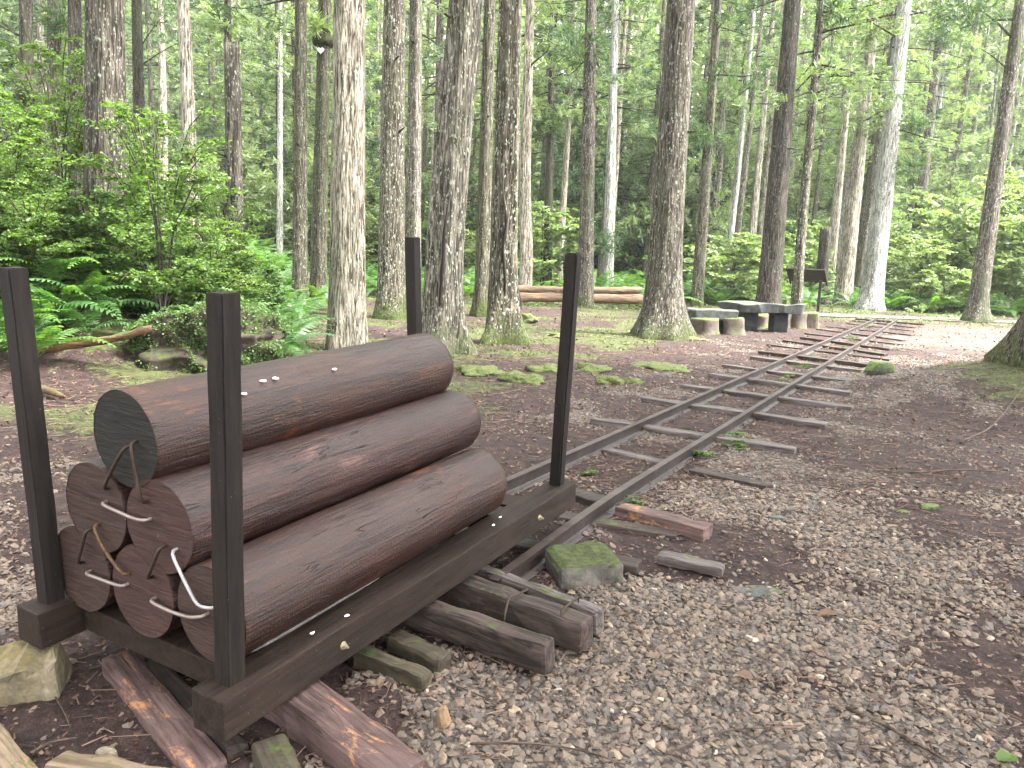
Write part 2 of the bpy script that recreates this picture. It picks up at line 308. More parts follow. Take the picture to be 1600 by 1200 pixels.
def mat_end(name, base, green):
    base, green = sc(.50, base, green); t = NT(name); rl = t.rnd_loc(); c = t.coord('Object', (1, 1, 1), rl)
    line = t.noise(t.coord('Object', (1, 0.12, 1), rl), 55, 4, 0.6, 0.5); n = t.noise(c, 5, 5, 0.65)
    col = t.ramp(line, [(0.35, tuple(x * .55 for x in base)), (0.6, base)]); col = t.mix(t.ramp(n, [(0.4, 0.0), (0.65, 0.7)]), col, green)
    yz = t.n('ShaderNodeVectorMath', operation='MULTIPLY'); t.put(yz.inputs[0], t.coord('Object')); yz.inputs[1].default_value = (0, 1, 1)
    ln = t.n('ShaderNodeVectorMath', operation='LENGTH'); t.put(ln.inputs[0], yz.outputs[0])
    ring = t.math('SINE', t.math('MULTIPLY', t.math('ADD', ln.outputs['Value'], t.math('MULTIPLY', n, 0.03)), 420.0))
    col = t.mix(t.math('MULTIPLY', t.ramp(ring, [(0.0, 0.0), (1.0, 1.0)]), 0.42), col, tuple(x * .4 for x in base))
    sep = t.n('ShaderNodeSeparateXYZ'); t.put(sep.inputs[0], t.coord('Object')); ang = t.math('ARCTAN2', sep.outputs['Y'], sep.outputs['Z'])
    cmb = t.n('ShaderNodeCombineXYZ'); t.put(cmb.inputs[0], t.math('MULTIPLY', ang, 3.2)); t.put(cmb.inputs[1], t.math('MULTIPLY', ln.outputs['Value'], 6.0)); t.put(cmb.inputs[2], t.n('ShaderNodeObjectInfo').outputs['Random'])
    crn = t.noise(cmb.outputs[0], 2.2, 3, .6); crk = t.math('MULTIPLY', t.ramp(t.math('ABSOLUTE', t.math('SUBTRACT', crn, .5)), [(.004, 1.0), (.014, 0.0)]), t.ramp(ln.outputs['Value'], [(.02, 1.0), (.15, 0.0)])); col = t.mix(t.math('MULTIPLY', crk, .9), col, (0.004, 0.003, 0.003))
    sp = t.math('MULTIPLY', t.ramp(t.voro(c, 42), [(0.05, 1.0), (0.09, 0.0)]), t.ramp(t.noise(c, 4), [(0.55, 0.0), (0.65, 0.8)])); col = t.mix(sp, col, (0.5, 0.48, 0.45))
    return t.bsdf(col, 0.75, t.bump(line, 0.7, 0.012), 0.25)
M['end_brown'] = mat_end('end_brown', (0.095, 0.052, 0.040), (0.066, 0.042, 0.034))
M['end_red'] = mat_end('end_red', (0.105, 0.053, 0.043), (0.072, 0.038, 0.032))
M['end_black'] = mat_end('end_black', (0.030, 0.028, 0.023), (0.031, 0.030, 0.024))
M['staple_dark'] = mat_plain('staple_dark', (0.035, 0.022, 0.016), 0.6, 0.3)
M['staple_rust'] = mat_plain('staple_rust', (0.075, 0.040, 0.020), 0.6, 0.2, var=0.7, scale=60)
M['staple_grey'] = mat_plain('staple_grey', (0.22, 0.18, 0.16), 0.5, 0.5)
M['staple_white'] = mat_plain('staple_white', (0.30, 0.285, 0.285), 0.45, 0.2, var=0.1)
M['stick'] = mat_wood('stick', (0.03, 0.02, 0.016), (0.09, 0.06, 0.045), (0.19, 0.14, 0.11), 'X', rough=.8)
M['bolt'] = mat_plain('bolt', (0.33, 0.29, 0.19), 0.4, 0.6, var=0.5, scale=80)
M['petal'] = mat_plain('petal', (0.72, 0.70, 0.66), 0.6, var=0.1)
M['rock_moss'] = mat_rock('rock_moss', (0.05, 0.045, 0.04), (0.12, 0.11, 0.095), (0.22, 0.20, 0.18), 0.45, ((0.030, 0.036, 0.013), (0.085, 0.105, 0.030)), 8)
M['moss_stone'] = mat_rock('moss_stone', (0.05, 0.045, 0.04), (0.12, 0.11, 0.095), (0.22, 0.20, 0.18), 0.95, ((0.045, 0.055, 0.018), (0.13, 0.16, 0.045)), 8)
M['rock_bank'] = mat_rock('rock_bank', (0.0135, 0.0105, 0.0075), (0.0413, 0.0323, 0.0225), (0.1050, 0.0825, 0.0562), 0.25, ((0.0225, 0.0338, 0.0090), (0.0638, 0.0825, 0.0225)))
M['rock_orange'] = mat_rock('rock_orange', (0.07, 0.06, 0.045), (0.20, 0.165, 0.10), (0.36, 0.30, 0.22), 0.20, ((0.10, 0.085, 0.03), (0.20, 0.155, 0.06)), 9)
M['stone_orange'] = mat_rock('stone_orange', (0.16, 0.10, 0.05), (0.32, 0.21, 0.12), (0.42, 0.31, 0.21), -1.0, scale=25)
M['stone_pale'] = mat_rock('stone_pale', (0.18, 0.15, 0.10), (0.30, 0.26, 0.18), (0.42, 0.37, 0.28), -1.0, scale=25)
M['slab'] = mat_rock('slab', (0.040, 0.042, 0.042), (0.085, 0.088, 0.086), (0.16, 0.165, 0.16), 0.10, ((0.06, 0.075, 0.035), (0.14, 0.16, 0.07)))
M['slab_dark'] = mat_rock('slab_dark', (0.022, 0.024, 0.026), (0.042, 0.045, 0.048), (0.075, 0.08, 0.085), -0.2)
M['stool'] = mat_rock('stool', (0.0504, 0.0370, 0.0304), (0.1080, 0.0851, 0.0684), (0.1728, 0.1406, 0.1140), 0.5, ((0.0432, 0.0629, 0.0152), (0.1152, 0.1480, 0.0380)))
M['block'] = mat_rock('block', (0.035, 0.04, 0.032), (0.08, 0.09, 0.07), (0.15, 0.16, 0.13), 0.75, ((0.06, 0.09, 0.025), (0.13, 0.18, 0.05)))
M['sign_wood'] = mat_wood('sign_wood', (0.008, 0.006, 0.006), (0.020, 0.014, 0.013), (0.04, 0.03, 0.027), 'X', rough=0.6)
M['leaf_bright'] = mat_leaf('leaf_bright', (0.055, 0.105, 0.026), (0.100, 0.165, 0.042), (0.185, 0.255, 0.078), 0.5)
M['leaf_mid'] = mat_leaf('leaf_mid', (0.0450, 0.0884, 0.0276), (0.0800, 0.1395, 0.0414), (0.1250, 0.1953, 0.0598), 0.4)
M['leaf_dark'] = mat_leaf('leaf_dark', (0.028, 0.062, 0.022), (0.048, 0.095, 0.032), (0.075, 0.13, 0.045), 0.3, 0.35)
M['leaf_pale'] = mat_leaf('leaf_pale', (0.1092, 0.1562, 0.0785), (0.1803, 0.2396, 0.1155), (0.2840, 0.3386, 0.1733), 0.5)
M['fern'] = mat_leaf('fern', (0.034, 0.080, 0.024), (0.060, 0.135, 0.038), (0.105, 0.20, 0.056), 0.4, 0.4)
M['fern_light'] = mat_leaf('fern_light', (0.055, 0.115, 0.028), (0.090, 0.18, 0.040), (0.15, 0.26, 0.06), 0.45, 0.4)
M['needle'] = mat_leaf('needle', (0.0333, 0.0634, 0.0372), (0.0589, 0.0986, 0.0539), (0.0997, 0.1408, 0.0706), 0.4, 0.6, 0.2)
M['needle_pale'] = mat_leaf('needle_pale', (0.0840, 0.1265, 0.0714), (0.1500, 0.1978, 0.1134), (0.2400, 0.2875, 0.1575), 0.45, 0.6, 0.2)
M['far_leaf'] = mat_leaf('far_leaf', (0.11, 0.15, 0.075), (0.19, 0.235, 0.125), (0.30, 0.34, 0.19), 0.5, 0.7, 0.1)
M['needle_dead'] = mat_leaf('needle_dead', (0.08, 0.045, 0.030), (0.14, 0.085, 0.06), (0.21, 0.15, 0.11), 0.2, 0.8, 0.1)
M['litter'] = mat_leaf('litter', (0.030, 0.018, 0.014), (0.080, 0.046, 0.034), (0.19, 0.125, 0.088), 0.1, 0.8, 0.2)
M['twig'] = mat_leaf('twig', (0.022, 0.014, 0.012), (0.055, 0.034, 0.028), (0.15, 0.10, 0.075), 0.0, 0.8, 0.2)
M['cover'] = mat_leaf('cover', (0.040, 0.060, 0.016), (0.075, 0.110, 0.027), (0.13, 0.17, 0.045), 0.35, 0.6)
M['stem'] = mat_wood('stem', (0.020, 0.015, 0.012), (0.045, 0.035, 0.026), (0.09, 0.075, 0.055), 'Z', rough=0.8)

# ------------------------------------------------------------------ terrain
RAIL_L = np.array([(-0.55, 4.70), (0.03, 5.717), (4.05, 12.80), (8.06, 19.87), (12.08, 26.93)])
RAIL_R = np.array([(-0.06, 3.98), (0.64, 5.23), (4.69, 12.48), (8.75, 19.72), (12.80, 26.97)])
def track_s(x, y):
    """signed distance from the track's middle line, positive to its right"""
    px, py, dx, dy = 0.33, 5.40, 0.491, 0.871
    return (x - px) * dy - (y - py) * dx, (x - px) * dx + (y - py) * dy
def terrain(x, y):
    x = np.asarray(x, float); y = np.asarray(y, float)
    bank = 1.05 * sst(0.0, 2.6, -(x + 3.6 + 0.22 * (y - 9))) * sst(9.0, 12.0, y)
    rise = 0.022 * np.clip(y - 31, 0, 14) + 0.10 * np.clip(y - 45, 0, 60) + 0.02 * np.clip(y - 105, 0, 200)
    dip = -0.075 * sst(5.4, 3.4, y) * sst(4.5, 1.0, np.abs(x + 0.6)) - 0.02 * sst(5.4, 3.4, y)
    s, t = track_s(x, y); mound = 0.45 * sst(3.2, 0.4, np.hypot(x - 7.6, y - 11.2))
    root = 0.0
    z = bank + rise + dip + mound + 0.10 * (fbm(x * 0.55 + 40, y * 0.55 + 9, 3) - 0.5) * sst(0.9, 2.4, np.abs(s)) * sst(4.2, 7, y) + 0.028 * (fbm(x * 2.6, y * 2.6, 3) - 0.5)
    return z
def TZ(x, y): return float(terrain(x, y))
def masks(x, y):
    s, t = track_s(x, y); n1 = fbm(x * 0.9 + 3, y * 0.9 + 8, 4); n2 = fbm(x * 0.35 + 31, y * 0.35 + 2, 3)
    wr = 1.9 + 1.9 * sst(2.5, -1.5, t); right = sst(0.15, 0.8, s) * np.maximum(sst(wr + .9, wr - .7, s + (n2 - 0.5) * 2.4), .46 * sst(6.5, 4.5, s)) * sst(26, 18, t)
    left = 0.52 * sst(-0.5, -0.9, s) * sst(-3.2, -1.2, s + (n2 - .5)) * sst(20, 10, t) * sst(1.0, 3.5, t)
    mid = 0.34 * sst(0.9, 0.4, np.abs(s)) * sst(0, 1.5, t)
    lft = 0.42 * sst(-1.9, -2.6, x + 0.30 * (y - 3)) * sst(6.8, 5.6, y) * sst(-7.5, -5.5, x)
    grav = np.clip(np.maximum.reduce([right, left, mid, lft]) + ((n1 - 0.5) * 1.1 + (fbm(x * 2.1 + 50, y * 2.1, 3) - .56) * 1.5 * (fbm(x * .5 + 80, y * .5) > .35)) * (np.maximum.reduce([right, left, mid, lft]) > 0.05), 0, 1)
    ml = sst(0.9, 2.6, -s - 0.14 * t) * sst(6.3, 7.6, y) * sst(0.40, 0.62, n1 * 0.6 + n2 * 0.4 + 0.06)
    far = sst(24, 29, y)
    mr = sst(2.0, 0.7, np.hypot(x - 7.4, y - 11.0) + (n1 - .5) * 3.2 + (fbm(x * 3, y * 3, 2) - .5)) + 0.5 * sst(5.4, 7.4, s - 0.05 * t) * sst(0.4, 0.6, n1)
    moss = np.clip(np.maximum.reduce([ml, far * sst(.25, .5, n1), mr]), 0, 1)
    pale = sst(14, 17, t) * sst(0.6, 1.4, s) * sst(27.5, 24, t)
    hole = fbm(x * 1.3 + 11, y * 1.3 + 4, 4); grav = grav * np.clip((hole - .33) * 4.2, .08, 1)
    return grav * (1 - moss * 0.8), moss, pale
def ramp_axis(lo, hi, n, k):
    u = np.linspace(-1, 1, n); v = np.sinh(u * k) / np.sinh(k); return np.where(v < 0, -v * lo, v * hi)
gx = ramp_axis(-130, 130, 380, 5.2); gy = 5.0 + ramp_axis(-45, 245, 420, 5.6)
XX, YY = np.meshgrid(gx, gy); ZZ = terrain(XX, YY)
gr, ms, pl = masks(XX, YY)
V = np.stack([XX, YY, ZZ], -1).reshape(-1, 3); nx, ny = len(gx), len(gy)
idx = np.arange(nx * ny).reshape(ny, nx); Fc = np.stack([idx[:-1, :-1], idx[:-1, 1:], idx[1:, 1:], idx[1:, :-1]], -1).reshape(-1, 4)
t = NT('forest_floor'); at = t.n('ShaderNodeAttribute'); at.attribute_name = 'zones'; sp = t.n('ShaderNodeSeparateColor'); t.put(sp.inputs[0], at.outputs['Color'])
wp = t.coord('World'); nA = t.noise(wp, 7, 6, 0.7); nB = t.noise(wp, 38, 4, 0.7); nC = t.noise(wp, 1.2, 4, 0.6)
dirt = t.ramp(nA, [(0.32, (0.0087, 0.0046, 0.0041)), (0.5, (0.0236, 0.0129, 0.0114)), (0.68, (0.0488, 0.0299, 0.0256))])
dirt = t.mix(t.ramp(nB, [(0.5, 0.0), (0.72, 0.6)]), dirt, (0.0669, 0.0442, 0.0374))
vc = t.voro(wp, 30, 'F1', 'Color'); vdist = t.voro(wp, 30, 'F1'); sc_ = t.sepz(vc, 'X')
gcol = t.ramp(sc_, [(0.05, (0.0546, 0.0493, 0.0461)), (0.35, (0.0946, 0.0815, 0.0719)), (0.6, (0.1294, 0.1070, 0.0896)), (0.8, (0.0846, 0.0730, 0.0647)), (0.95, (0.1791, 0.1468, 0.1170))])
gcol = t.mix(t.ramp(vdist, [(0.35, 0.0), (0.75, 0.8)]), gcol, (0.0238, 0.0170, 0.0151))
mcol = t.ramp(t.math('ADD', t.math('MULTIPLY', nA, 0.6), t.math('MULTIPLY', nB, 0.4)), [(0.34, (0.0198, 0.0171, 0.0089)), (0.5, (0.0443, 0.0506, 0.0168)), (0.66, (0.0830, 0.1021, 0.0277))])
gm = t.ramp(t.math('ADD', sp.outputs[0], t.math('MULTIPLY', t.math('SUBTRACT', nA, 0.5), 0.9)), [(0.35, 0.0), (0.55, 1.0)])
mm = t.ramp(t.math('ADD', sp.outputs[1], t.math('ADD', t.math('MULTIPLY', t.math('SUBTRACT', nA, 0.53), 2.6), t.math('MULTIPLY', t.math('SUBTRACT', nC, 0.53), 1.6))), [(0.40, 0.0), (0.72, .92)])
col = t.mix(gm, dirt, gcol); col = t.mix(t.math('MULTIPLY', sp.outputs[2], 0.36), col, (0.15, 0.112, 0.094)); col = t.mix(mm, col, mcol)
hh = t.math('ADD', t.math('MULTIPLY', nA, 0.8), t.math('ADD', t.math('MULTIPLY', nB, 0.5), t.math('MULTIPLY', t.math('SUBTRACT', 1.0, vdist), t.math('MULTIPLY', gm, 0.5))))
M['ground'] = t.bsdf(col, 0.85, t.bump(hh, 0.8, 0.04), 0.25)
gme = np_mesh('ground', V, Fc, M['ground'], True)
ca = gme.color_attributes.new('zones', 'FLOAT_COLOR', 'POINT'); ca.data.foreach_set('color', np.stack([gr, ms, pl, np.ones_like(gr)], -1).astype(np.float32).ravel())
tag(link('ground', gme), 'reddish brown forest floor of gravel, litter and moss patches', None, None, 'structure')

# the pale footpath that crosses behind the end of the track
def strip(name, ctr, half, mat, dz, nrow=5):
    ctr = np.asarray(ctr, float); a = np.linspace(0, len(ctr) - 1, 60); cx = np.interp(a, range(len(ctr)), ctr[:, 0]); cy_ = np.interp(a, range(len(ctr)), ctr[:, 1])
    tx, ty = np.gradient(cx), np.gradient(cy_); l = np.hypot(tx, ty); nx_, ny_ = -ty / l, tx / l; rows = []
    for k in np.linspace(-half, half, nrow):
        kk = k + 0.12 * (fbm(cx * 1.3 + k, cy_ * 1.3) - .5) * (abs(k) > half * .9); x = cx + nx_ * kk; y = cy_ + ny_ * kk; rows.append(np.stack([x, y, terrain(x, y) + dz], -1))
    V = np.stack(rows).reshape(-1, 3); n = 60; ii = np.arange(nrow * n).reshape(nrow, n)
    return np_mesh(name, V, np.stack([ii[:-1, :-1], ii[:-1, 1:], ii[1:, 1:], ii[1:, :-1]], -1).reshape(-1, 4), mat, True)
M['path'] = mat_plain('path', (0.085, 0.072, 0.058), 0.9, var=0.4, scale=3)
pathc = [(7.8, 29.3), (12.0, 29.6), (16.5, 29.9), (22, 29.6), (30, 28.5), (45, 25)]
tag(link('path', strip('path', pathc, 0.85, M['path'], 0.03)), 'pale footpath crossing behind the end of the rails', None, None, 'structure')

# ------------------------------------------------------------------ the log cart
S = 1.23
U, VV, WW = np.array([0.4932, 0.8685, 0.0485]), np.array([-0.8699, 0.4925, 0.0263]), np.array([0.004, -0.057, 0.998])
VV -= U * (U @ VV); VV /= np.linalg.norm(VV); U /= np.linalg.norm(U); WW = np.cross(U, VV)
CO = np.array([-0.936, 2.502, 0.194])
CART = Matrix(((U[0], VV[0], WW[0], CO[0]), (U[1], VV[1], WW[1], CO[1]), (U[2], VV[2], WW[2], CO[2]), (0, 0, 0, 1)))
CL, BW, BH, PW, PU, PV = 2.773, 0.158, 0.155, 0.076, 0.071, 0.050
def cart_hit(px, u):
    d = ray(*px); o = np.array([0, 0, CAM_H]) - CO; t_ = (u - o @ U) / (d @ U); X = o + d * t_; return np.array([X @ U, X @ VV, X @ WW])
cart = empty('log_cart', (0, 0, 0), 'dark stained timber log cart with four upright corner posts, loaded with six logs', 'cart')
cart.matrix_world = CART
def part(name, me, parent): o = link(name, me); o.parent = parent; return o
beams = []
for v0 in (0.0, S - BW):
    beams.append(part('side_beam', box_mesh('side_beam', 0, CL, v0, v0 + BW, -BH, 0, M['cart_wood'], 0.007, 14, 0.004, v0), cart))
for u0, wd, zt in ((0.185, 0.12, -0.034), (1.10, 0.12, -0.034), (2.02, 0.16, -0.022), (2.22, 0.17, -0.024)):
    part('cross_beam', box_mesh('cross_beam', u0, u0 + wd, BW + 0.003, S - BW - 0.003, -0.145 if u0 < .3 else -0.125, zt, M['cart_wood'], 0.006, 6, 0.004, u0), cart)
UF = CL - PU - PW
posts = [(PU, S - BW + PV, (13, 420)), (PU, PV, (346.5, 460)), (UF, S - BW + PV, (646, 371)), (UF, PV, (901, 396))]
for i, (u0, v0, top) in enumerate(posts):
    h = cart_hit(top, u0); import bmesh
    bm = bmesh.new(); bmesh.ops.create_cube(bm, size=1.0)
    for vt in bm.verts:
        top_ = vt.co.z > 0; du, dv = (vt.co.x + .5) * PW, (vt.co.y + .5) * PW
        vt.co = Vector((u0 + du, (h[1] if top_ else v0) + dv, h[2] if top_ else -0.01))
    bmesh.ops.bevel(bm, geom=bm.edges[:], offset=0.004 if i != 3 else 0.010, segments=2, affect='EDGES')
    for k in range(1, 10): bmesh.ops.bisect_plane(bm, geom=bm.verts[:] + bm.edges[:] + bm.faces[:], plane_co=(0, 0, h[2] * k / 10), plane_no=(0, 0, 1))
    from mathutils import noise as mn
    for vt in bm.verts: vt.co += mn.noise_vector(vt.co * 6 + Vector((i * 7, 0, 0))) * 0.003
    me = bpy.data.meshes.new('post'); bm.to_mesh(me); bm.free(); me.materials.append(M['post_wood']); part('post', me, cart)
def bolt_mesh():
    import bmesh
    bm = bmesh.new()
    bmesh.ops.create_cone(bm, cap_ends=True, segments=20, radius1=0.017, radius2=0.016, depth=0.005)
    r = bmesh.ops.create_cone(bm, cap_ends=True, segments=6, radius1=0.011, radius2=0.010, depth=0.013)
    for v in r['verts']: v.co.z += 0.009
    r = bmesh.ops.create_cone(bm, cap_ends=True, segments=10, radius1=0.006, radius2=0.005, depth=0.012)
    for v in r['verts']: v.co.z += 0.020
    me = bpy.data.meshes.new('bolt'); bm.to_mesh(me); bm.free(); me.materials.append(M['bolt']); return me
bme = bolt_mesh()
for ub in (0.60, 2.28):
    b = part('bolt', bme, cart); b.matrix_local = Matrix.Translation((ub, -0.002, -0.078)) @ Matrix.Rotation(math.pi / 2, 4, 'X')
for q, (ub, vb) in enumerate(((0.50, .07), (0.68, .05), (1.86, .06), (1.98, .09))):
    tag(link('white_petal', rock_mesh('white_petal', 0.013, 0.008, 0.004, M['petal'], 80 + q, 2, 0.5), None, CART @ Matrix.Translation((ub, vb, 0.003))), 'tiny white petal on the top of the near side beam', 'petal', 'white petals on the side beam')

# logs
LR = 0.187
LOGS = {  # v, w centre (cart frame), far end, material, end material, label
    'l1': (0.665, 0.772, 2.10, 'log_wood', 'end_black', 'topmost log of the stack, brown with a blackened saw marked end'),
    'l2': (0.880, 0.452, 2.12, 'log_wood', 'end_brown', 'left log of the middle row, mostly hidden behind the right one'),
    'l3': (0.498, 0.462, 2.14, 'log_wood_pink', 'end_red', 'right log of the middle row with pinkish peeling patches along its side'),
    'l4': (1.010, 0.158, 2.05, 'log_wood', 'end_brown', 'lowest outer left log of the stack beside the left front post'),
    'l5': (0.622, 0.165, 2.05, 'log_wood_pink', 'end_red', 'middle log of the bottom row hanging lowest over the cross beam'),
    'l6': (0.232, 0.184, 2.01, 'log_wood', 'end_brown', 'bottom right log resting against the near side beam, with a pale reflected light strip beneath')}
U0 = 0.155
def make_log(key, k):
    v, w_, u1, mt, me_, lab = LOGS[key]; L = u1 - U0; rnd = random.Random(k * 13 + 5)
    seg, n = 72, 60; us = np.concatenate([[0, 0.006], np.linspace(0.02, L - 0.05, n), [L - 0.030, L - 0.014, L - 0.004, L]])
    pr = np.ones(len(us)); pr[0] = 0.985; pr[-4:] = (0.985, 0.955, 0.90, 0.82)
    th = np.arange(seg) / seg * 2 * math.pi
    TH, UU = np.meshgrid(th, us)
    rr = LR * pr[:, None] * (1 + 0.022 * np.sin(2 * TH + k) + 0.030 * (fbm(TH * 1.9 + k * 7, UU * 1.3 + k) - .5) + 0.030 * (fbm(np.cos(TH) * 6 + k, UU * 2.2 + np.sin(TH) * 6, 3) - .5)) * (1.012 - .02 * UU)
    for _ in range(5):
        ku, kt = rnd.uniform(.2, L - .2), rnd.uniform(0, 6.28); dt = np.abs((TH - kt + math.pi) % (2 * math.pi) - math.pi) * LR; rr += rnd.choice([.007, .006, -.008]) * np.exp(-((UU - ku) ** 2 / .0016 + dt ** 2 / .0009))
    V = np.stack([UU, rr * np.cos(TH), rr * np.sin(TH)], -1).reshape(-1, 3); nr = len(us)
    ii = np.arange(nr * seg).reshape(nr, seg); nx_ = np.roll(ii, -1, 1)
    Fc = np.stack([ii[:-1], ii[1:], nx_[1:], nx_[:-1]], -1).reshape(-1, 4)
    a = Acc(); a.add(V, Fc); me = a.mesh('log', M[mt], True)
    import bmesh
    bm = bmesh.new(); bm.from_mesh(me); bm.verts.ensure_lookup_table()
    f = bm.faces.new([bm.verts[(nr - 1) * seg + q] for q in range(seg)]); f.smooth = False; bm.to_mesh(me); bm.free()
    o = link('log', me, None, CART @ Matrix.Translation((U0, v, w_)))
    tag(o, lab, 'log', 'logs stacked on the cart')
    # sawn near end, a slightly dished disc
    ring = V[:seg] * np.array([1, .999, .999]); rs = [1.0, .8, .55, .3]
    VV2 = np.concatenate([ring * np.array([0, q, q]) + np.array([(0.002 + 0.003 * (1 - q) * math.sin(q * 9 + k)), 0, 0]) for q in rs] + [np.array([[0.003, 0, 0]])])
    F2 = []
    for q in range(3):
        for j in range(seg): F2.append((q * seg + j, q * seg + (j + 1) % seg, (q + 1) * seg + (j + 1) % seg, (q + 1) * seg + j))
    F3 = [(3 * seg + j, 3 * seg + (j + 1) % seg, 4 * seg) for j in range(seg)]
    m2 = bpy.data.meshes.new('cut_end'); m2.from_pydata([tuple(x) for x in VV2], [], F2 + F3); m2.materials.append(M[me_]); e = part('cut_end', m2, o)
    if k == 0: e['label'] = 'blackened cut end with rough saw lines'
    return o
log_o = {k: make_log(k, i) for i, k in enumerate(LOGS)}

l6 = log_o['l6']; P = np.array([cart_hit(p, u_) for p, u_ in (((389, 1014), .24), ((430, 990), .36), ((480, 966), .52), ((545, 934), .74))])
P = []
for q in np.linspace(.22, .95, 10): P.append((q - U0, -math.sin(math.radians(44)) * LR * 1.01, -math.cos(math.radians(44)) * LR * 1.01))
sl = part('reflection_strip', tube_mesh('reflection_strip', np.array(P), [.003, .009, .011, .010, .009, .008, .007, .006, .004, .002], mat_plain('reflection_strip', (0.07, 0.064, 0.06), .7, var=.4), 6), l6)  # pale tube standing in for grey light reflected on the log's underside
# iron staples across the log ends
STAPLES = [([(192.5, 699), (159, 766)], 'dark', 'dark rusty staple slanting left from the topmost log end'),
    ([(202.5, 692), (213, 745), (220, 787)], 'dark', 'dark rusty staple from the topmost log down to the right middle log'),
    ([(156, 787), (190, 802), (208, 810), (225, 814)], 'grey', 'pale grey staple joining the two middle row log ends'),
    ([(134, 829), (129, 850), (120, 882)], 'dark', 'short dark staple between left middle log and outer left bottom log'),
    ([(145, 822), (160, 855), (192, 900)], 'rust', 'long orange rusted staple from left middle log to central bottom log'),
    ([(131, 896), (160, 906), (189, 917)], 'grey', 'grey brown staple joining outer left and central bottom log ends'),
    ([(249, 856), (240, 880), (229, 905)], 'dark', 'thick dark staple from right middle log down to central bottom log'),
    ([(266, 862), (288, 908), (308, 947), (331, 951)], 'white', 'bright white bent staple beside the right front post'),
    ([(232, 939), (265, 955), (295, 965), (315, 964)], 'grey', 'pale staple joining central bottom log to bottom right log')]
for pts, kind, lab in STAPLES:
    P = [cart_hit(p, U0 - 0.028) for p in pts]
    a0, a1 = P[0].copy(), P[-1].copy(); a0[0] = U0 + 0.02; a1[0] = U0 + 0.02
    path = []
    full = [a0] + P + [a1]
    for q in range(len(full) - 1):
        for s_ in np.linspace(0, 1, 5)[:-1]: path.append(full[q] * (1 - s_) + full[q + 1] * s_)
    path.append(full[-1]); path = np.array(path)
    for _ in range(2): path[1:-1] = path[1:-1] * .5 + (path[:-2] + path[2:]) * .25
    o0 = path[0].copy(); me = tube_mesh('iron_staple', path - o0, 0.0072 if kind != 'white' else 0.0064, M['staple_' + kind], 8)
    tag(link('iron_staple', me, None, CART @ Matrix.Translation(o0)), lab, 'staple', 'iron staples across the log ends')

# fallen white petals on the logs and the beam
for px, key in (((523, 577), 'l1'), ((411, 595), 'l1'), ((431, 591), 'l1'), ((381, 615), 'l1')):
    v, w_, u1 = LOGS[key][:3]; best = None
    d = ray(*px); o_ = np.array([0, 0, CAM_H]) - CO
    a_ = np.array([d @ VV, d @ WW]); b_ = np.array([o_ @ VV - v, o_ @ WW - w_])
    A, B, Cc = a_ @ a_, 2 * a_ @ b_, b_ @ b_ - (LR * 1.01) ** 2; tt = (-B - math.sqrt(max(0, B * B - 4 * A * Cc))) / (2 * A)
    X = np.array([0, 0, CAM_H]) + d * tt
    o = link('white_petal', rock_mesh('white_petal', 0.016, 0.010, 0.006, M['petal'], int(px[0]), 2, 0.5), None, Matrix.Translation(X))
    tag(o, 'small white fallen petal lying on the topmost log', 'petal', 'white petals fallen on the topmost log')

# ------------------------------------------------------------------ railway track
def rail_z(y): return 0.118 - 0.10 * (1 - sst(3.0, 5.6, y))
track = empty('railway_track', (0.33, 5.4, 0.0), 'narrow old railway track of rusty rails running from the cart into the forest', 'railway track')
PROF = [(x * 1.12, .086 - (.086 - z) * 1.2) for x, z in ((-.045, -.02), (.045, -.02), (.045, -.008), (.013, .004), (.009, .012), (.009, .056), (.023, .066), (.025, .086), (-.025, .086), (-.023, .066), (-.009, .056), (-.009, .012), (-.013, .004), (-.045, -.008))]
def make_rail(P):
    a = np.linspace(0, len(P) - 1, 70); x = np.interp(a, range(len(P)), P[:, 0]); y = np.interp(a, range(len(P)), P[:, 1])
    for _ in range(4): x[1:-1] = (x[:-2] + x[2:]) * .25 + x[1:-1] * .5; y[1:-1] = (y[:-2] + y[2:]) * .25 + y[1:-1] * .5
    tx, ty = np.gradient(x), np.gradient(y); l = np.hypot(tx, ty); tx /= l; ty /= l
    z = rail_z(y) - 0.086 + 0.0015 * np.sin(y * 1.3)
    pr = np.array(PROF); V = np.stack([x[:, None] + ty[:, None] * pr[None, :, 0], y[:, None] - tx[:, None] * pr[None, :, 0], z[:, None] + pr[None, :, 1]], -1).reshape(-1, 3)
    n, k = len(x), len(PROF); ii = np.arange(n * k).reshape(n, k); nx_ = np.roll(ii, -1, 1)
    Fc = np.stack([ii[:-1], nx_[:-1], nx_[1:], ii[1:]], -1); me = np_mesh('rail', V - np.array([x[0], y[0], 0]), Fc.reshape(-1, 4), M['rail_iron'])
    me.materials.append(M['rail_top']); mi = np.zeros((n - 1, k), np.int32); mi[:, 7] = 1; me.polygons.foreach_set('material_index', mi.ravel())
    import bmesh
    bm = bmesh.new(); bm.from_mesh(me); bmesh.ops.holes_fill(bm, edges=[e for e in bm.edges if e.is_boundary], sides=0); bm.to_mesh(me); bm.free()
    o = link('rail', me); o.parent = track; o.location = Vector((x[0], y[0], 0)) - track.location; return o
make_rail(RAIL_L); make_rail(RAIL_R)
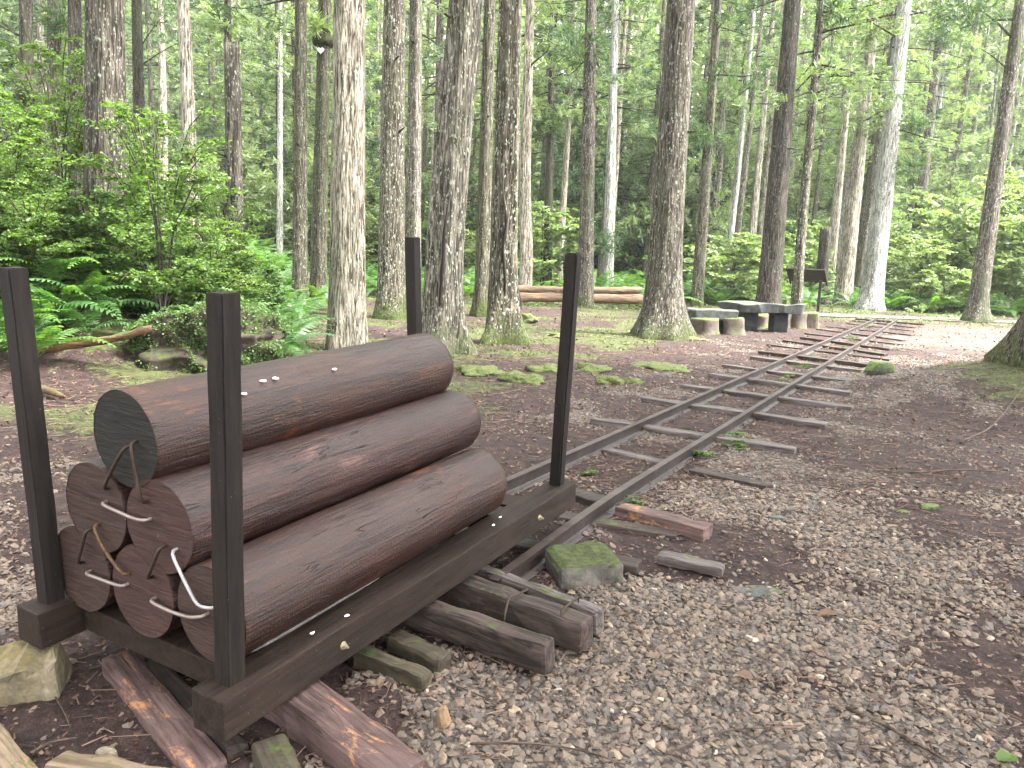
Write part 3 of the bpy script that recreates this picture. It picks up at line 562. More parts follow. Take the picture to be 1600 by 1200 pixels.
def timber(name, a, b, wd, ht, mat, seed, ztop_a, ztop_b, jit=0.006, bevel=0.010, cuts=8):
    """squared timber whose top centre line runs a -> b (world xy)"""
    a = np.array([a[0], a[1], ztop_a]); b = np.array([b[0], b[1], ztop_b]); L = np.linalg.norm(b - a); X = (b - a) / L
    Y = np.cross([0, 0, 1.0], X); Y /= np.linalg.norm(Y); Z = np.cross(X, Y)
    me = box_mesh(name, 0, L, -wd / 2, wd / 2, -ht, 0, M[mat], bevel, cuts, jit, seed)
    mw = Matrix(((X[0], Y[0], Z[0], a[0]), (X[1], Y[1], Z[1], a[1]), (X[2], Y[2], Z[2], a[2]), (0, 0, 0, 1)))
    return me, mw
def sleeper(pa, pb, zt, mat, wd=0.13, ht=0.13, seed=0, jit=0.008):
    a, b = G(*pa, zt), G(*pb, zt); me, mw = timber('sleeper', a[:2], b[:2], wd, ht, mat, seed, zt, zt, jit, 0.012)
    o = link('sleeper', me, None, mw); mw2 = track.matrix_basis.inverted() @ mw; o.parent = track; o.matrix_parent_inverse = Matrix(); o.matrix_basis = mw2; return o
SLE = [((970, 787), (1108, 822), 0.075, 'sleeper_pink', .15), ((1082, 732), (1202, 757), 0.035, 'sleeper_brown', .14), ((945, 700), (1045, 722), 0.03, 'sleeper_grey', .12), ((893, 765), (960, 786), 0.048, 'sleeper_brown', .15),
    ((928, 652), (1243, 699), 0.060, 'sleeper_grey', .16), ((1006, 621), (1285, 660), 0.062, 'sleeper_grey', .17), ((1061, 600), (1327, 634), 0.062, 'sleeper_grey', .17),
    ((1108, 583), (1336, 612), 0.062, 'sleeper_grey', .17), ((1140, 569), (1350, 596), 0.062, 'sleeper_grey', .17), ((1168, 557), (1362, 580), 0.062, 'sleeper_grey', .17),
    ((1190, 547), (1378, 570), 0.066, 'sleeper_brown', .18), ((1208, 538), (1387, 561), 0.048, 'sleeper_brown', .13), ((1232, 531), (1393, 552), 0.048, 'sleeper_brown', .14),
    ((1250, 525), (1401, 545), 0.048, 'sleeper_brown', .14), ((1262, 519), (1408, 537), 0.048, 'sleeper_brown', .15), ((1280, 514), (1414, 530), 0.048, 'sleeper_brown', .15),
    ((1300, 510), (1422, 523), 0.048, 'sleeper_brown', .16), ((1318, 505), (1430, 517), 0.048, 'sleeper_brown', .16), ((1332, 501), (1436, 511), 0.048, 'sleeper_brown', .16), ((1345, 497), (1440, 506), 0.048, 'sleeper_brown', .16)]
rsl = random.Random(4)
for i, (pa, pb, zt, mt, wd) in enumerate(SLE):
    j_ = 0 if i < 5 else 1; sleeper((pa[0] + j_ * rsl.uniform(-9, 7), pa[1] + j_ * rsl.uniform(-1.2, 1.2)), (pb[0] + j_ * rsl.uniform(-8, 8), pb[1] + j_ * rsl.uniform(-1, 1)), zt + j_ * rsl.uniform(-.022, .012), mt, wd * rsl.uniform(.9, 1.12), 0.13, i, .012)
for k, (x, y) in enumerate(((-0.62, 4.95), (-0.30, 5.45))):   # under the cart, carrying the rails
    a = np.array([x, y]); dv = np.array([0.93, -0.36]); me, mw = timber('sleeper', a, a + dv * 1.5, .14, .13, 'sleeper_brown', 40 + k, rail_z(y) - 0.088, rail_z(y) - 0.10)
    o = link('sleeper', me); o.parent = track; o.matrix_basis = track.matrix_basis.inverted() @ mw

# loose timbers propping the cart
LOOSE = [((520, 1000), (868, 1022), 'old', None)]
def loose(name, pa, pb, za, zb, wd, ht, mat, seed, label, cat='timber', group='loose timbers around the cart', jit=0.012, bevel=0.020):
    a, b = G(*pa, za), G(*pb, zb); me, mw = timber(name, a[:2], b[:2], wd, ht, mat, seed, za, zb, jit, bevel)
    return tag(link(name, me, None, mw), label, cat, group)
loose('loose_sleeper', (600, 916), (862, 1003), 0.085, 0.075, 0.095, 0.145, 'sleeper_brown', 1, 'dark rounded sleeper poking out under the beam, nearest of the stapled bundle')
loose('loose_sleeper', (690, 889), (920, 969), 0.085, 0.075, 0.125, 0.150, 'sleeper_brown', 2, 'square brown sleeper with two iron staples in its top')
loose('loose_sleeper', (740, 880), (941, 952), 0.055, 0.045, 0.085, 0.14, 'sleeper_grey', 3, 'grey weathered sleeper along the far side of the stapled bundle')
loose('sleeper_timber', (395, 1018), (640, 1200), 0.05, 0.035, 0.175, 0.17, 'sleeper_pink', 4, 'pinkish brown sleeper with a splintered orange edge below the right beam')
loose('rotten_sleeper', (185, 1020), (330, 1200), -0.02, -0.045, 0.135, 0.14, 'sleeper_pink', 5, 'rotten sleeper with crumbling orange edges, running under the front cross beam')
loose('rotten_plank', (240, 1030), (372, 1170), -0.035, -0.055, 0.09, 0.12, 'sleeper_brown', 6, 'narrow rotten plank split along the rotten sleeper in front of the cart')
loose('pale_board', (-70, 1090), (30, 1215), -0.05, -0.05, 0.13, 0.06, 'board_pale', 7, 'pale sawn board with a squared end in the bottom left corner')
loose('pale_board', (85, 1180), (330, 1225), -0.05, -0.05, 0.10, 0.06, 'board_pale', 8, 'honey coloured wedge ended board lying in the dark mud')
loose('mossy_timber', (418, 1150), (450, 1215), -0.03, -0.04, 0.13, 0.10, 'board_green', 9, 'olive green timber block below the corner of the right beam')
loose('green_plank', (560, 1010), (668, 1052), -0.015, -0.02, 0.085, 0.085, 'board_green', 10, 'flat plank with an olive green end, nearer one of the pair')
loose('green_plank', (615, 985), (697, 1026), -0.005, -0.015, 0.10, 0.085, 'board_green', 11, 'flat plank with an olive green end, farther one of the pair')
loose('mossy_plank', (1030, 862), (1132, 884), 0.025, 0.02, 0.12, 0.06, 'sleeper_grey', 12, 'short grey plank with a mossy tip lying alone in the gravel')
for pts, lab in (([(789, 958), (795, 935), (824, 921)], 'thin bent staple over the inner edge of the stapled sleeper'), ([(877, 955), (890, 943), (904, 933)], 'straight dark staple joining stapled sleeper to the grey one')):
    P = [G(*p, 0.10) for p in pts]; P = [P[0] - [0, 0, .05]] + P + [P[-1] - [0, 0, .04]]; P = np.array(P); o0 = P[0].copy()
    tag(link('iron_staple', tube_mesh('iron_staple', P - o0, 0.006, M['staple_dark'], 8), None, Matrix.Translation(o0)), lab, 'staple', 'staples in the loose sleepers')

# ------------------------------------------------------------------ rocks
def rock(name, px, wpx, hpx, mat, seed, label, cat='stone', group=None, dz=0.0, sy=0.8, flat=0.0, rough=0.3, sub=4, sink=0.35, rz=None):
    g = G(*px); s_ = wpx / F_PX * g[1] / 2; h = hpx / F_PX * g[1]; z = TZ(g[0], g[1]) + dz
    me = rock_mesh(name, s_, s_ * sy, h / (1 - sink) * .62, M[mat], seed, sub, rough, flat)
    o = link(name, me); o.location = (g[0], g[1] + s_ * sy * .5, z + h * .22); o.rotation_euler = (0, 0, rz if rz is not None else random.uniform(-.5, .5)); return tag(o, label, cat, group)
bo = rock('mossy_boulder', (300, 584), 290, 84, 'rock_bank', 3, 'large low boulder half covered in ivy on the fern bank', 'boulder', None, -.05, .8, 0, .75, 6, rz=.1)
rock('propping_rock', (58, 1066), 124, 64, 'rock_orange', 8, 'yellow and orange stained rock propping the left beam of the cart', 'rock', None, -0.045, .75, 0.7, .12, 4, rz=.2)
g = G(915, 880, .04); o = link('mossy_rock', box_mesh('mossy_rock', -.185, .185, -.15, .17, -.12, .055, M['rock_moss'], .035, 5, .020, 3)); o.location = (g[0], g[1] + .04, .02); o.rotation_euler = (.05, -.04, .25); tag(o, 'flat topped rock with bright moss beside the right rail', 'rock')
rock('orange_stone', (693, 1102), 34, 42, 'stone_orange', 5, 'small angular orange stone on the gravel below the green ended planks', 'stone', None, 0.0, .9, 0, .1, 2, .1)
rock('pale_stone', (162, 1150), 44, 42, 'stone_pale', 6, 'flat beige stone pressed into the dark mud before the pale boards', 'stone', None, -.02, .7, .4, .1, 2, .3)
rock('stone_block', (1376, 598), 50, 24, 'block', 14, 'squared green mossy stone block at the sleeper ends', 'stone block', None, 0.0, .6, .6, .08, 3, rz=.2)
for k, (px, wp_, hp) in enumerate([((752, 585), 84, 24), ((812, 598), 78, 26), ((855, 582), 66, 24), ((640, 600), 40, 12), ((925, 582), 64, 20), ((952, 602), 44, 24), ((1036, 580), 92, 18), ((990, 600), 36, 18), ((823, 505), 34, 24), ((870, 528), 50, 12), ((1085, 530), 40, 12)]):
    rock('mossy_stone', px, wp_, hp * .6, 'moss_stone', 20 + k, ['leftmost wide mossy stone behind the topmost log end', 'wide mossy stone left of the back right post', 'mossy stone just touching the back right post', 'low mossy stone hidden beside the bowed cracked trunk', 'mossy stone just right of the back right post', 'smaller mossy stone in front of its pair, near the track', 'broad mossy patch like stone, nearest the track', 'small grey mossy stone between the broad patch and the pair', 'mossy stone at the foot of the lichen crusted trunk', 'flat mossy stone on the litter behind the back right post', 'flat mossy stone by the roots of the mossy footed tree'][k], 'stone', 'mossy stones left of the track', -.03, .85, 0, .55, 4)
for k, (px, wp_, hp, lb) in enumerate([((1455, 796), 36, 12, 'small mossy stone bedded in the path, right of the gravel'), ((1412, 800), 26, 8, 'smaller grey green stone next to the small mossy one'), ((1216, 812), 34, 14, 'flat greyish stone sunk in gravel beyond the short mossy plank'), ((1195, 916), 84, 12, 'long flat grey stone sunk in the gravel')]):
    rock('flat_stone', px, wp_, hp, 'block' if k < 2 else 'slab', 40 + k, lb, 'stone', None, -.012, .6, .35, .15, 3)
o = rock('bank_rock', (452, 452), 80, 26, 'rock_moss', 51, 'flat mossy rock by the trees behind the fern bank', 'rock', None, 0.1, .8, .5, .3, 3)

pr_ = bpy.data.objects['propping_rock']; pr_.data = box_mesh('propping_rock', -.16, .15, -.12, .12, -.09, .085, M['rock_orange'], .028, 7, .045, 17); pr_.location = (-1.95, 3.04, -0.035); pr_.rotation_euler = (.12, -.1, .35)
# rotten log resting on the boulder
a = D(40, 556, 9.9); b = D(236, 514, 10.0); n = 14; P = np.array([a + (b - a) * q + np.array([0, 0, .02 * math.sin(q * 7)]) for q in np.linspace(0, 1, n)])
tag(link('rotten_log', tube_mesh('rotten_log', P - a, [.035 + .022 * abs(math.sin(i * 1.7)) for i in range(n)], M['rotten_log'], 10), None, Matrix.Translation(a)), 'broken rotten log with orange heartwood leaning against the boulder', 'log')
a = G(55, 607); P = np.array([G(45, 602, .05), G(80, 612, .06), G(100, 620, .05)]); tag(link('broken_branch', tube_mesh('broken_branch', P - a, [.05, .045, .02], M['rotten_log'], 8), None, Matrix.Translation(a)), 'dark broken branch stub on the moss behind the left post', 'branch')

# two peeled logs lying in front of the ferns
for k, (px0, px1, dist, r, lab) in enumerate([((760, 466), (1004, 466), 29.2, .17, 'front fallen log, thicker and pale barked, before the fern belt'), ((765, 453), (1002, 453), 30.4, .14, 'rear fallen log, thinner and reddish, lying behind the front one')]):
    a = D(*px0, dist); b = D(*px1, dist); n = 18
    P = np.array([a + (b - a) * q + np.array([0, 0, .03 * math.sin(q * 5 + k)]) for q in np.linspace(0, 1, n)]); P[:, 2] = P[:, 2].clip(TZ(0, dist) + r * .8)
    tag(link('fallen_log', tube_mesh('fallen_log', P - a, [r * (1 + .1 * math.sin(i * 2.1 + k)) for i in range(n)], M['fallen_log'], 14), None, Matrix.Translation(a)), lab, 'log', 'fallen logs before the ferns')

# ------------------------------------------------------------------ stone tables and stools
def slab_mesh(name, outline, z0, z1, mat, seed, jag=0.04):
    """irregular stone slab: rough outline polygon, bevelled and chipped edges"""
    import bmesh
    from mathutils import noise as mn
    bm = bmesh.new(); n = len(outline); pts = []
    for i in range(n):
        p, q = Vector(outline[i]), Vector(outline[(i + 1) % n])
        for s_ in np.linspace(0, 1, 6)[:-1]: pts.append(p.lerp(q, s_))
    f = bm.faces.new([bm.verts.new((p.x, p.y, z1)) for p in pts]); r = bmesh.ops.extrude_face_region(bm, geom=[f])
    for v in r['geom']:
        if isinstance(v, bmesh.types.BMVert): v.co.z = z0; v.co.x *= .93; v.co.y *= .93
    bmesh.ops.recalc_face_normals(bm, faces=bm.faces[:])
    bmesh.ops.bevel(bm, geom=[e for e in bm.edges if not e.is_boundary], offset=0.02, segments=1, affect='EDGES')
    bmesh.ops.triangulate(bm, faces=[g_ for g_ in bm.faces if len(g_.verts) > 4])
    for v in bm.verts: v.co += mn.noise_vector(v.co * 2.6 + Vector((seed, 0, 0))) * jag + mn.noise_vector(v.co * 8 + Vector((seed, 0, 0))) * jag * .4
    me = bpy.data.meshes.new(name); bm.to_mesh(me); bm.free(); me.materials.append(M[mat]); return me
g = G(1195, 521); tb = empty('stone_table', (g[0], g[1] + .5, TZ(g[0], g[1])), 'larger stone table with a broad rough slab top and dark supports', 'table', None, 0)
part('table_top', slab_mesh('table_top', [(-1.12, .25), (-1.05, -.10), (-.55, -.42), (.25, -.50), (.98, -.40), (1.15, -.12), (.75, .40), (-.3, .55)], .50, .74, 'slab', 1, .06), tb)
for q, (x, wd) in enumerate(((-.32, .55), (.55, .38))): s_ = part('support', box_mesh('support', -wd / 2, wd / 2, -.05, .4, -.34, .24, M['slab_dark'], .03, 4, .03, q), tb); s_.location = (x, .05, .30)
g = G(1112, 522); tb2 = empty('stone_bench', (g[0], g[1] + .35, TZ(g[0], g[1])), 'lower stone table with a smooth dark grey slab, beside the mossy tree', 'table', None, -.05)
part('table_top', slab_mesh('table_top', [(-.66, .36), (-.60, -.20), (-.42, -.40), (.66, -.32), (.66, .05), (.30, .42)], .34, .58, 'slab', 2, .03), tb2)
lg = part('support', box_mesh('support', -.07, .07, -.3, .3, -.34, .30, M['slab_dark'], .02, 4, .02, 5), tb2); lg.location = (-.46, .05, .28); lg.rotation_euler = (0, -.35, 0)
lg = part('support', box_mesh('support', -.2, .2, -.2, .25, -.3, .36, M['slab_dark'], .03, 4, .03, 6), tb2); lg.location = (.36, .12, .20)
def stool_mesh(r, h, seed):
    seg, n = 22, 9; th = np.arange(seg) / seg * 6.283; zs = np.array([-.06, 0, .03, .3, .6, .85, .95, 1.0, 1.0]) * h; pr = np.array([1.08, 1.07, 1.04, .97, .95, .97, .96, .90, .0])
    TH, ZZ_ = np.meshgrid(th, zs); rr = r * pr[:, None] * (1 - .09 * np.cos(4 * TH + seed) + .5 * (fbm(np.cos(TH) * 1.5 + seed, np.sin(TH) * 1.5 + ZZ_ * 1.2 + 9, 3) - .5)); V = np.stack([rr * np.cos(TH), rr * np.sin(TH), ZZ_ + .03 * (fbm(TH, ZZ_ + seed) - .5)], -1).reshape(-1, 3)
    ii = np.arange(n * seg).reshape(n, seg); nx_ = np.roll(ii, -1, 1); return np_mesh('stool', V, np.stack([ii[:-1], nx_[:-1], nx_[1:], ii[1:]], -1).reshape(-1, 4), M['stool'], True)
for k, (px, wp_, hp, lb) in enumerate([((1105, 524), 46, 28, 'wide mossy stump stool before the smooth dark stone table'), ((1151, 525), 34, 29, 'bare brownish stump stool between the two stone tables'), ((1186, 514), 40, 24, 'flat mossy stool tucked under the broad stone table'), ((1224, 513), 36, 27, 'yellowish mossy stool under the right end of the broad table'), ((1250, 514), 26, 29, 'slim reddish stool at the right corner of the broad table'), ((1270, 513), 26, 27, 'pale stump stool farthest right, next to the sleepers')]):
    g = G(*px); s_ = wp_ / F_PX * g[1] / 2; o = link('stump_stool', stool_mesh(s_, hp / F_PX * g[1] * .9, 70 + k)); o.location = (g[0], g[1] + s_, TZ(g[0], g[1])); o.rotation_euler = (random.uniform(-.08, .08), random.uniform(-.08, .08), random.uniform(0, 6)); tag(o, lb, 'stool', 'stump stools round the stone tables')

# slanted information board seen from behind
dd = 31.5; sg = D(1260, 440, dd); zt_ = TZ(sg[0], dd)
sign = empty('information_board', (sg[0], dd, zt_), 'slanted dark wooden information board on legs behind the slim knobbly tree', 'sign', None, -.55)
me = box_mesh('board', -.66, .66, -.03, .03, -.42, .42, M['sign_wood'], .008); b = part('board', me, sign); b.location = (0, 0, 1.42 - zt_); b.rotation_euler = (math.radians(56), 0, 0)
for x in (-.69, .69):
    b = part('side_rail', box_mesh('side_rail', -.03, .03, -.05, .05, -.60, .50, M['sign_wood'], .006), sign); b.location = (x, 0, 1.40 - zt_); b.rotation_euler = (math.radians(56), 0, 0)
for x in (-.5, .5): part('leg', box_mesh('leg', x - .05, x + .05, .10, .20, -.1, 1.25 - zt_, M['sign_wood'], .006), sign)

# ------------------------------------------------------------------ trees
MARKS = [(60, 'at the far left edge'), (130, 'left of the big bank trunk'), (200, 'in front of the big bank trunk'), (260, 'just right of the big bank trunk'), (330, 'behind the bright left saplings'), (400, 'around the snapped tree'), (470, 'right of the snapped tree'), (540, 'behind the heart marked trunk'), (600, 'right of the thick pale trunk'), (650, 'behind the lichen freckled trunk'), (700, 'behind the bowed cracked trunk'), (790, 'behind the lichen crusted trunk'), (850, 'above the fallen logs'), (910, 'behind the needle tufted trunk'), (960, 'right of the back right post'), (1010, 'left of the mossy footed tree'), (1060, 'behind the mossy footed tree'), (1110, 'behind the lower stone table'), (1170, 'left of the dark table trunk'), (1220, 'behind the broad stone table'), (1300, 'behind the information board'), (1400, 'around the brightest whitish trunk'), (1460, 'right of the brightest whitish trunk'), (1520, 'left of the leaning right trunk'), (1580, 'behind the leaning right trunk'), (9999, 'at the far right edge')]
def mark(px): return next(m for x, m in MARKS if px < x)
BK = ['brown', 'greyish', 'pale', 'whitish', 'dark', 'mossy']
def trunk_mesh(ctrl, r0, top_r, mat, seed, flare=0.5, seg=28, rings=40, broken=False, fl_h=0.35, rough=1.0, flute=0.05):
    ctrl = np.asarray(ctrl, float); a = np.linspace(0, 1, len(ctrl)); q = np.concatenate([np.linspace(0, .12, rings // 2)[:-1], np.linspace(.12, 1, rings - rings // 2)]) 
    C = np.stack([np.interp(q, a, ctrl[:, i]) for i in range(3)], -1)
    for _ in range(3): C[1:-1] = C[1:-1] * .5 + (C[:-2] + C[2:]) * .25
    C = C - ctrl[0]; H = C[-1, 2]; h = C[:, 2]; rad = r0 + (top_r - r0) * np.clip(h / H, 0, 1) ** 0.9
    th = np.arange(seg) / seg * 6.283; TH, HH = np.meshgrid(th, h); ph = seed * 1.37
    lob = (1 + .45 * np.cos(4 * TH + ph) + .4 * np.cos(3 * TH - ph * 2) + .25 * np.cos(7 * TH + ph))
    rr = rad[:, None] * (1 + flute * np.cos(5 * TH + ph + HH * .15) + flute * .8 * np.cos(3 * TH + ph * 3) + rough * .07 * (fbm(np.cos(TH) * 2 + ph, np.sin(TH) * 2 + HH * .8, 4) - .5)) + r0 * flare * np.exp(-np.clip(HH + .02, 0, 9) / fl_h) * np.clip(lob, 0.1, 3) * .55
    rr *= 1 + .02 * rough * (fbm(TH * 9 + ph, HH * 3, 2) - .5)
    V = np.stack([C[:, None, 0] + rr * np.cos(TH), C[:, None, 1] + rr * np.sin(TH), C[:, None, 2] + 0 * TH], -1)
    V[0, :, 2] -= .5
    if broken: V[-1, :, 2] += (fbm(th * 3, th * 0 + seed) - .3) * .5; V[-1, :, :2] = V[-1, :, :2]
    n = len(h); V = V.reshape(-1, 3); ii = np.arange(n * seg).reshape(n, seg); nx_ = np.roll(ii, -1, 1)
    Fc = np.stack([ii[:-1], nx_[:-1], nx_[1:], ii[1:]], -1).reshape(-1, 4)
    if broken:
        V = np.concatenate([V, [V[-seg:].mean(0) - [0, 0, .25]]]); k = np.arange(seg); c = np.full(seg, n * seg)
        a_ = Acc(); a_.add(V, Fc); me = a_.mesh('trunk', M[mat], True)
        import bmesh
        bm = bmesh.new(); bm.from_mesh(me); bm.verts.ensure_lookup_table()
        for j in range(seg): bm.faces.new([bm.verts[(n - 1) * seg + j], bm.verts[(n - 1) * seg + (j + 1) % seg], bm.verts[n * seg]])
        bm.to_mesh(me); bm.free(); return me
    return np_mesh('trunk', V, Fc, M[mat], True)
BL = np.array([[-.5, 0, 0], [.5, 0, 0], [.32, 1, .05], [-.32, 1, .05]]); BLF = np.array([[0, 1, 2, 3]])
def crown_mesh(name, mat, h0, h1, R, nbr, seed, blades=18, bl=0.21, bw=0.036, per=7, pw=.85):
    rng = np.random.default_rng(seed); br = Acc(); T, Dv = [], []
    for i in range(nbr):
        f = rng.random() ** pw; h = h0 + (h1 - h0) * f; L = (R * (1 - f) ** .75 + .35) * rng.uniform(.55, 1.1); a = rng.random() * 6.283
        up = rng.uniform(-.25, .25); dr = np.array([math.cos(a), math.sin(a), up]); s_ = np.linspace(0, 1, 6)
        P = np.array([0, 0, h]) + dr * (s_[:, None] * L); P[:, 2] += -.25 * L * s_ ** 2 + .22 * L * s_ ** 4
        tube(br, P, .028 * (1 - s_ * .8) * (L / 2 + .4), 4, False)
        for k in range(max(2, int(per * L / 1.6))):
            q = rng.uniform(.30, 1.05); p = np.array([np.interp(q, s_, P[:, j]) for j in range(3)]); side = rng.normal(0, .22, 3); side[2] -= .06; T.append(p + side * L * .6); Dv.append(dr + rng.normal(0, .45, 3) + np.array([0, 0, .12]))
    T = np.array(T); Dv = np.array(Dv); n = len(T)
    T = np.repeat(T, blades, 0); Dv = np.repeat(Dv / np.linalg.norm(Dv, axis=1, keepdims=True), blades, 0) + rng.normal(0, .55, (n * blades, 3)); N = len(T)
    Rm = aim(Dv, rng.random(N) * 6.283) * (np.array([bw, bl, bl])[None, None, :] * rng.uniform(.6, 1.35, N)[:, None, None]); V, Fc = inst(BL, BLF, Rm, T + rng.normal(0, .06, (N, 3)))
    me = np_mesh(name, V, Fc, M[mat]); bme_ = br.mesh('branches', M['bark_dark'], True); return me, bme_
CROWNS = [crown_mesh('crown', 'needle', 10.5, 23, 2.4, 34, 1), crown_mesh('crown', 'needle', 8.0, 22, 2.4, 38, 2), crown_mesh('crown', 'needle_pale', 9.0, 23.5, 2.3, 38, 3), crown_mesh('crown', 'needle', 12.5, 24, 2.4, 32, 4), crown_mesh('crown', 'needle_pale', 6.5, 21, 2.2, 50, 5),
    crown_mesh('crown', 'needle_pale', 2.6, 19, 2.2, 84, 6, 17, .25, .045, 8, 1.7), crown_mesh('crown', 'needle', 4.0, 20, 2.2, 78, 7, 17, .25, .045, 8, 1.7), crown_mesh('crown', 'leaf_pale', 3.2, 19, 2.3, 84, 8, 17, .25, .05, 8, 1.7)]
def add_crown(tree, k, sc=1.0, axis=None, rz=0.0, zs=1.0, dead=False):
    me, bm_ = CROWNS[k]
    c = link('crown', me); c.parent = tree; c['kind'] = 'stuff'; b = link('branches', bm_); b.parent = c; b['kind'] = 'stuff'
    mt = Matrix.Rotation(rz, 4, 'Z') @ Matrix.Diagonal((sc, sc, zs, 1))
    if axis is not None: sh = Matrix.Identity(4); sh[0][2], sh[1][2] = axis[0] / axis[2], axis[1] / axis[2]; mt = sh @ mt
    c.matrix_local = mt
_tn = [0]
def tree(name, xt, xb, yb, dist, wpx, mat, label, flare=.5, bend=None, crown=0, H=21.0, group=None, zoff=None, seg=28, broken_y=None, fl_h=.35, flute=.05, branches=0, cs=1.0, cat='tree'):
    _tn[0] += 1; k = _tn[0]; b = D(xb, yb, dist); b[2] = TZ(b[0], dist); tp = D(xt, 0, dist)
    r = wpx / 2 / F_PX * dist * .97; axis = (tp - b)
    # keep the trunk's lean from the photograph, measured where base pixel meets the ground
    pts = [b]
    if bend:
        for (bx, by) in bend: pts.append(D(bx, by, dist))
    if broken_y is not None: pts.append(D(xt, broken_y, dist)); 
    else:
        pts.append(tp); ex = (tp - pts[-2]); ex /= ex[2]; pts.append(tp + ex * max(0.5, H - tp[2]))
    # resample by height so that the ring spacing follows the path evenly
    pts = np.array(pts); zz = np.linspace(0, 1, 24); cum = np.concatenate([[0], np.cumsum(np.linalg.norm(np.diff(pts, axis=0), axis=1))]); cum /= cum[-1]
    pp = np.stack([np.interp(zz, cum, pts[:, i]) for i in range(3)], -1)
    for _ in range(2): pp[1:-1] = pp[1:-1] * .5 + (pp[:-2] + pp[2:]) * .25
    o = empty(name, pp[0], label, cat, group); top_r = r * (.28 if broken_y is None else .85)
    me = trunk_mesh(pp, r, top_r, mat, k, flare, seg, 64, broken_y is not None, fl_h, 1.0, flute); part('trunk', me, o)
    if broken_y is None and crown is not None: add_crown(o, crown, cs, axis, k * 1.1, H / 22.0)
    return o, pp, r
def add_branch(o, pp, y0px, px1, dist, r=.035, ddep=0.0):
    a = D(*y0px, dist); b = D(*px1, dist + ddep); s_ = np.linspace(0, 1, 7); P = a + (b - a) * s_[:, None]; P[:, 2] += .12 * np.sin(s_ * 3.1) * np.linalg.norm(b - a) * .4
    br = part('branch', tube_mesh('branch', P - pp[0], r * (1 - .75 * s_), M['bark_dark'], 6), o); return br
T_ = {}
T_['a'] = tree('cedar_tree', 40, 46, 430, 19, 24, 'bark_dark', 'dark tree at the far left with a knotted band round its trunk', .3, crown=0)
T_['b'] = tree('cedar_tree', 84, 88, 430, 24, 26, 'bark_brown', 'paler brown tree just right of the dark banded tree at far left', .3, crown=1)
T_['c'] = tree('cedar_tree', 116, 122, 430, 23, 25, 'bark_dark', 'dark tree half hidden behind the big trunk rising from the left bank', .3, crown=2)
T_['d'] = tree('cedar_tree', 164, 166, 470, 13.8, 67, 'bark_brown', 'big straight brown trunk rising out of the ferns on the left bank', .3, crown=0, seg=36)
T_['e'] = tree('cedar_tree', 214, 224, 430, 26, 21, 'bark_dark', 'slim dark trunk right of the big trunk on the left bank', .3, crown=1)
T_['f'] = tree('cedar_tree', 286, 306, 430, 22, 24, 'bark_pale', 'pale brown leaning trunk seen above the bright left shrubs', .3, crown=3)
T_['g'] = tree('snapped_tree', 362, 369, 470, 16.5, 27, 'bark_brown', 'snapped off brown trunk ending in a ragged top, right of the bright shrubs', .25, broken_y=74)
T_['h'] = tree('cedar_tree', 438, 437, 420, 42, 11, 'bark_white', 'thin whitish far trunk between the snapped trunk and the greenish one', .3, crown=2)
T_['i'] = tree('cedar_tree', 470, 468, 440, 24, 25, 'bark_moss', 'greenish mossy trunk rising from the ferns behind the stapled logs', .3, crown=1)
T_['j'] = tree('cedar_tree', 508, 497, 470, 25, 27, 'bark_moss', 'dark mossy trunk with a white heart mark and epiphyte band', .7, crown=0)
T_['k'] = tree('cedar_tree', 547, 543, 545, 13.9, 60, 'bark_pale', 'thick pale barked trunk with dark blotches, behind the log stack', .35, crown=3, seg=40, fl_h=.6)
T_['l'] = tree('cedar_tree', 615, 610, 488, 21, 44, 'bark_lichen', 'brown trunk freckled with lichen right of the thick pale trunk', .9, crown=0)
T_['m'] = tree('cedar_tree', 650, 644, 470, 27, 28, 'bark_grey', 'grey green trunk directly above the back left post of the cart', .3, crown=1)
T_['n'] = tree('cedar_tree', 728, 689, 552, 14.0, 59, 'bark_grey', 'bowed thick trunk with a long dark crack, right of the back left post', 1.1, [(690, 430), (695, 350), (708, 220), (720, 90)], crown=3, seg=40, flute=.10)
T_['o'] = tree('cedar_tree', 766, 752, 492, 23, 25, 'bark_moss', 'slim reddish brown trunk with a mossy foot behind the cracked trunk', 1.0, crown=0)
T_['p'] = tree('cedar_tree', 799, 786, 535, 16, 44, 'bark_lichen', 'lichen crusted trunk with a dark hole near its foot', 1.7, crown=1, flute=.10, seg=44, fl_h=.5)
T_['q'] = tree('cedar_tree', 828, 819, 448, 31, 22, 'bark_pale', 'pale leaning trunk by the left ends of the fallen logs', .5, [(826, 400), (818, 330)], crown=2)
T_['r'] = tree('cedar_tree', 864, 855, 440, 36, 15, 'bark_dark', 'thin dark trunk left of the tufted tree', .3, crown=4)
T_['s'] = tree('cedar_tree', 924, 916, 440, 29, 26, 'bark_brown', 'brown trunk with a needle tuft, right behind the back right post', .25, crown=1)
T_['t'] = tree('cedar_tree', 962, 950, 430, 36, 19, 'bark_white', 'whitish thin trunk between the tufted tree and the mossy footed tree', .3, crown=2)
T_['u'] = tree('cedar_tree', 1066, 1034, 524, 18.6, 56, 'bark_brown', 'thick leaning trunk with a mossy flared foot beside the lower stone table', 1.5, [(1042, 380)], crown=3, seg=52, fl_h=.62)
T_['v'] = tree('cedar_tree', 1122, 1090, 460, 32, 20, 'bark_moss', 'slim leaning trunk behind the lower stone table', .3, crown=1)
T_['w'] = tree('cedar_tree', 1238, 1200, 470, 27, 37, 'bark_dark', 'dark thick leaning trunk directly behind the broad stone table', .6, crown=0)
T_['x'] = tree('cedar_tree', 1283, 1246, 473, 27.5, 17, 'bark_lichen', 'slim knobbly trunk standing before the information board', .7, [(1252, 360), (1263, 240), (1272, 150)], crown=4)
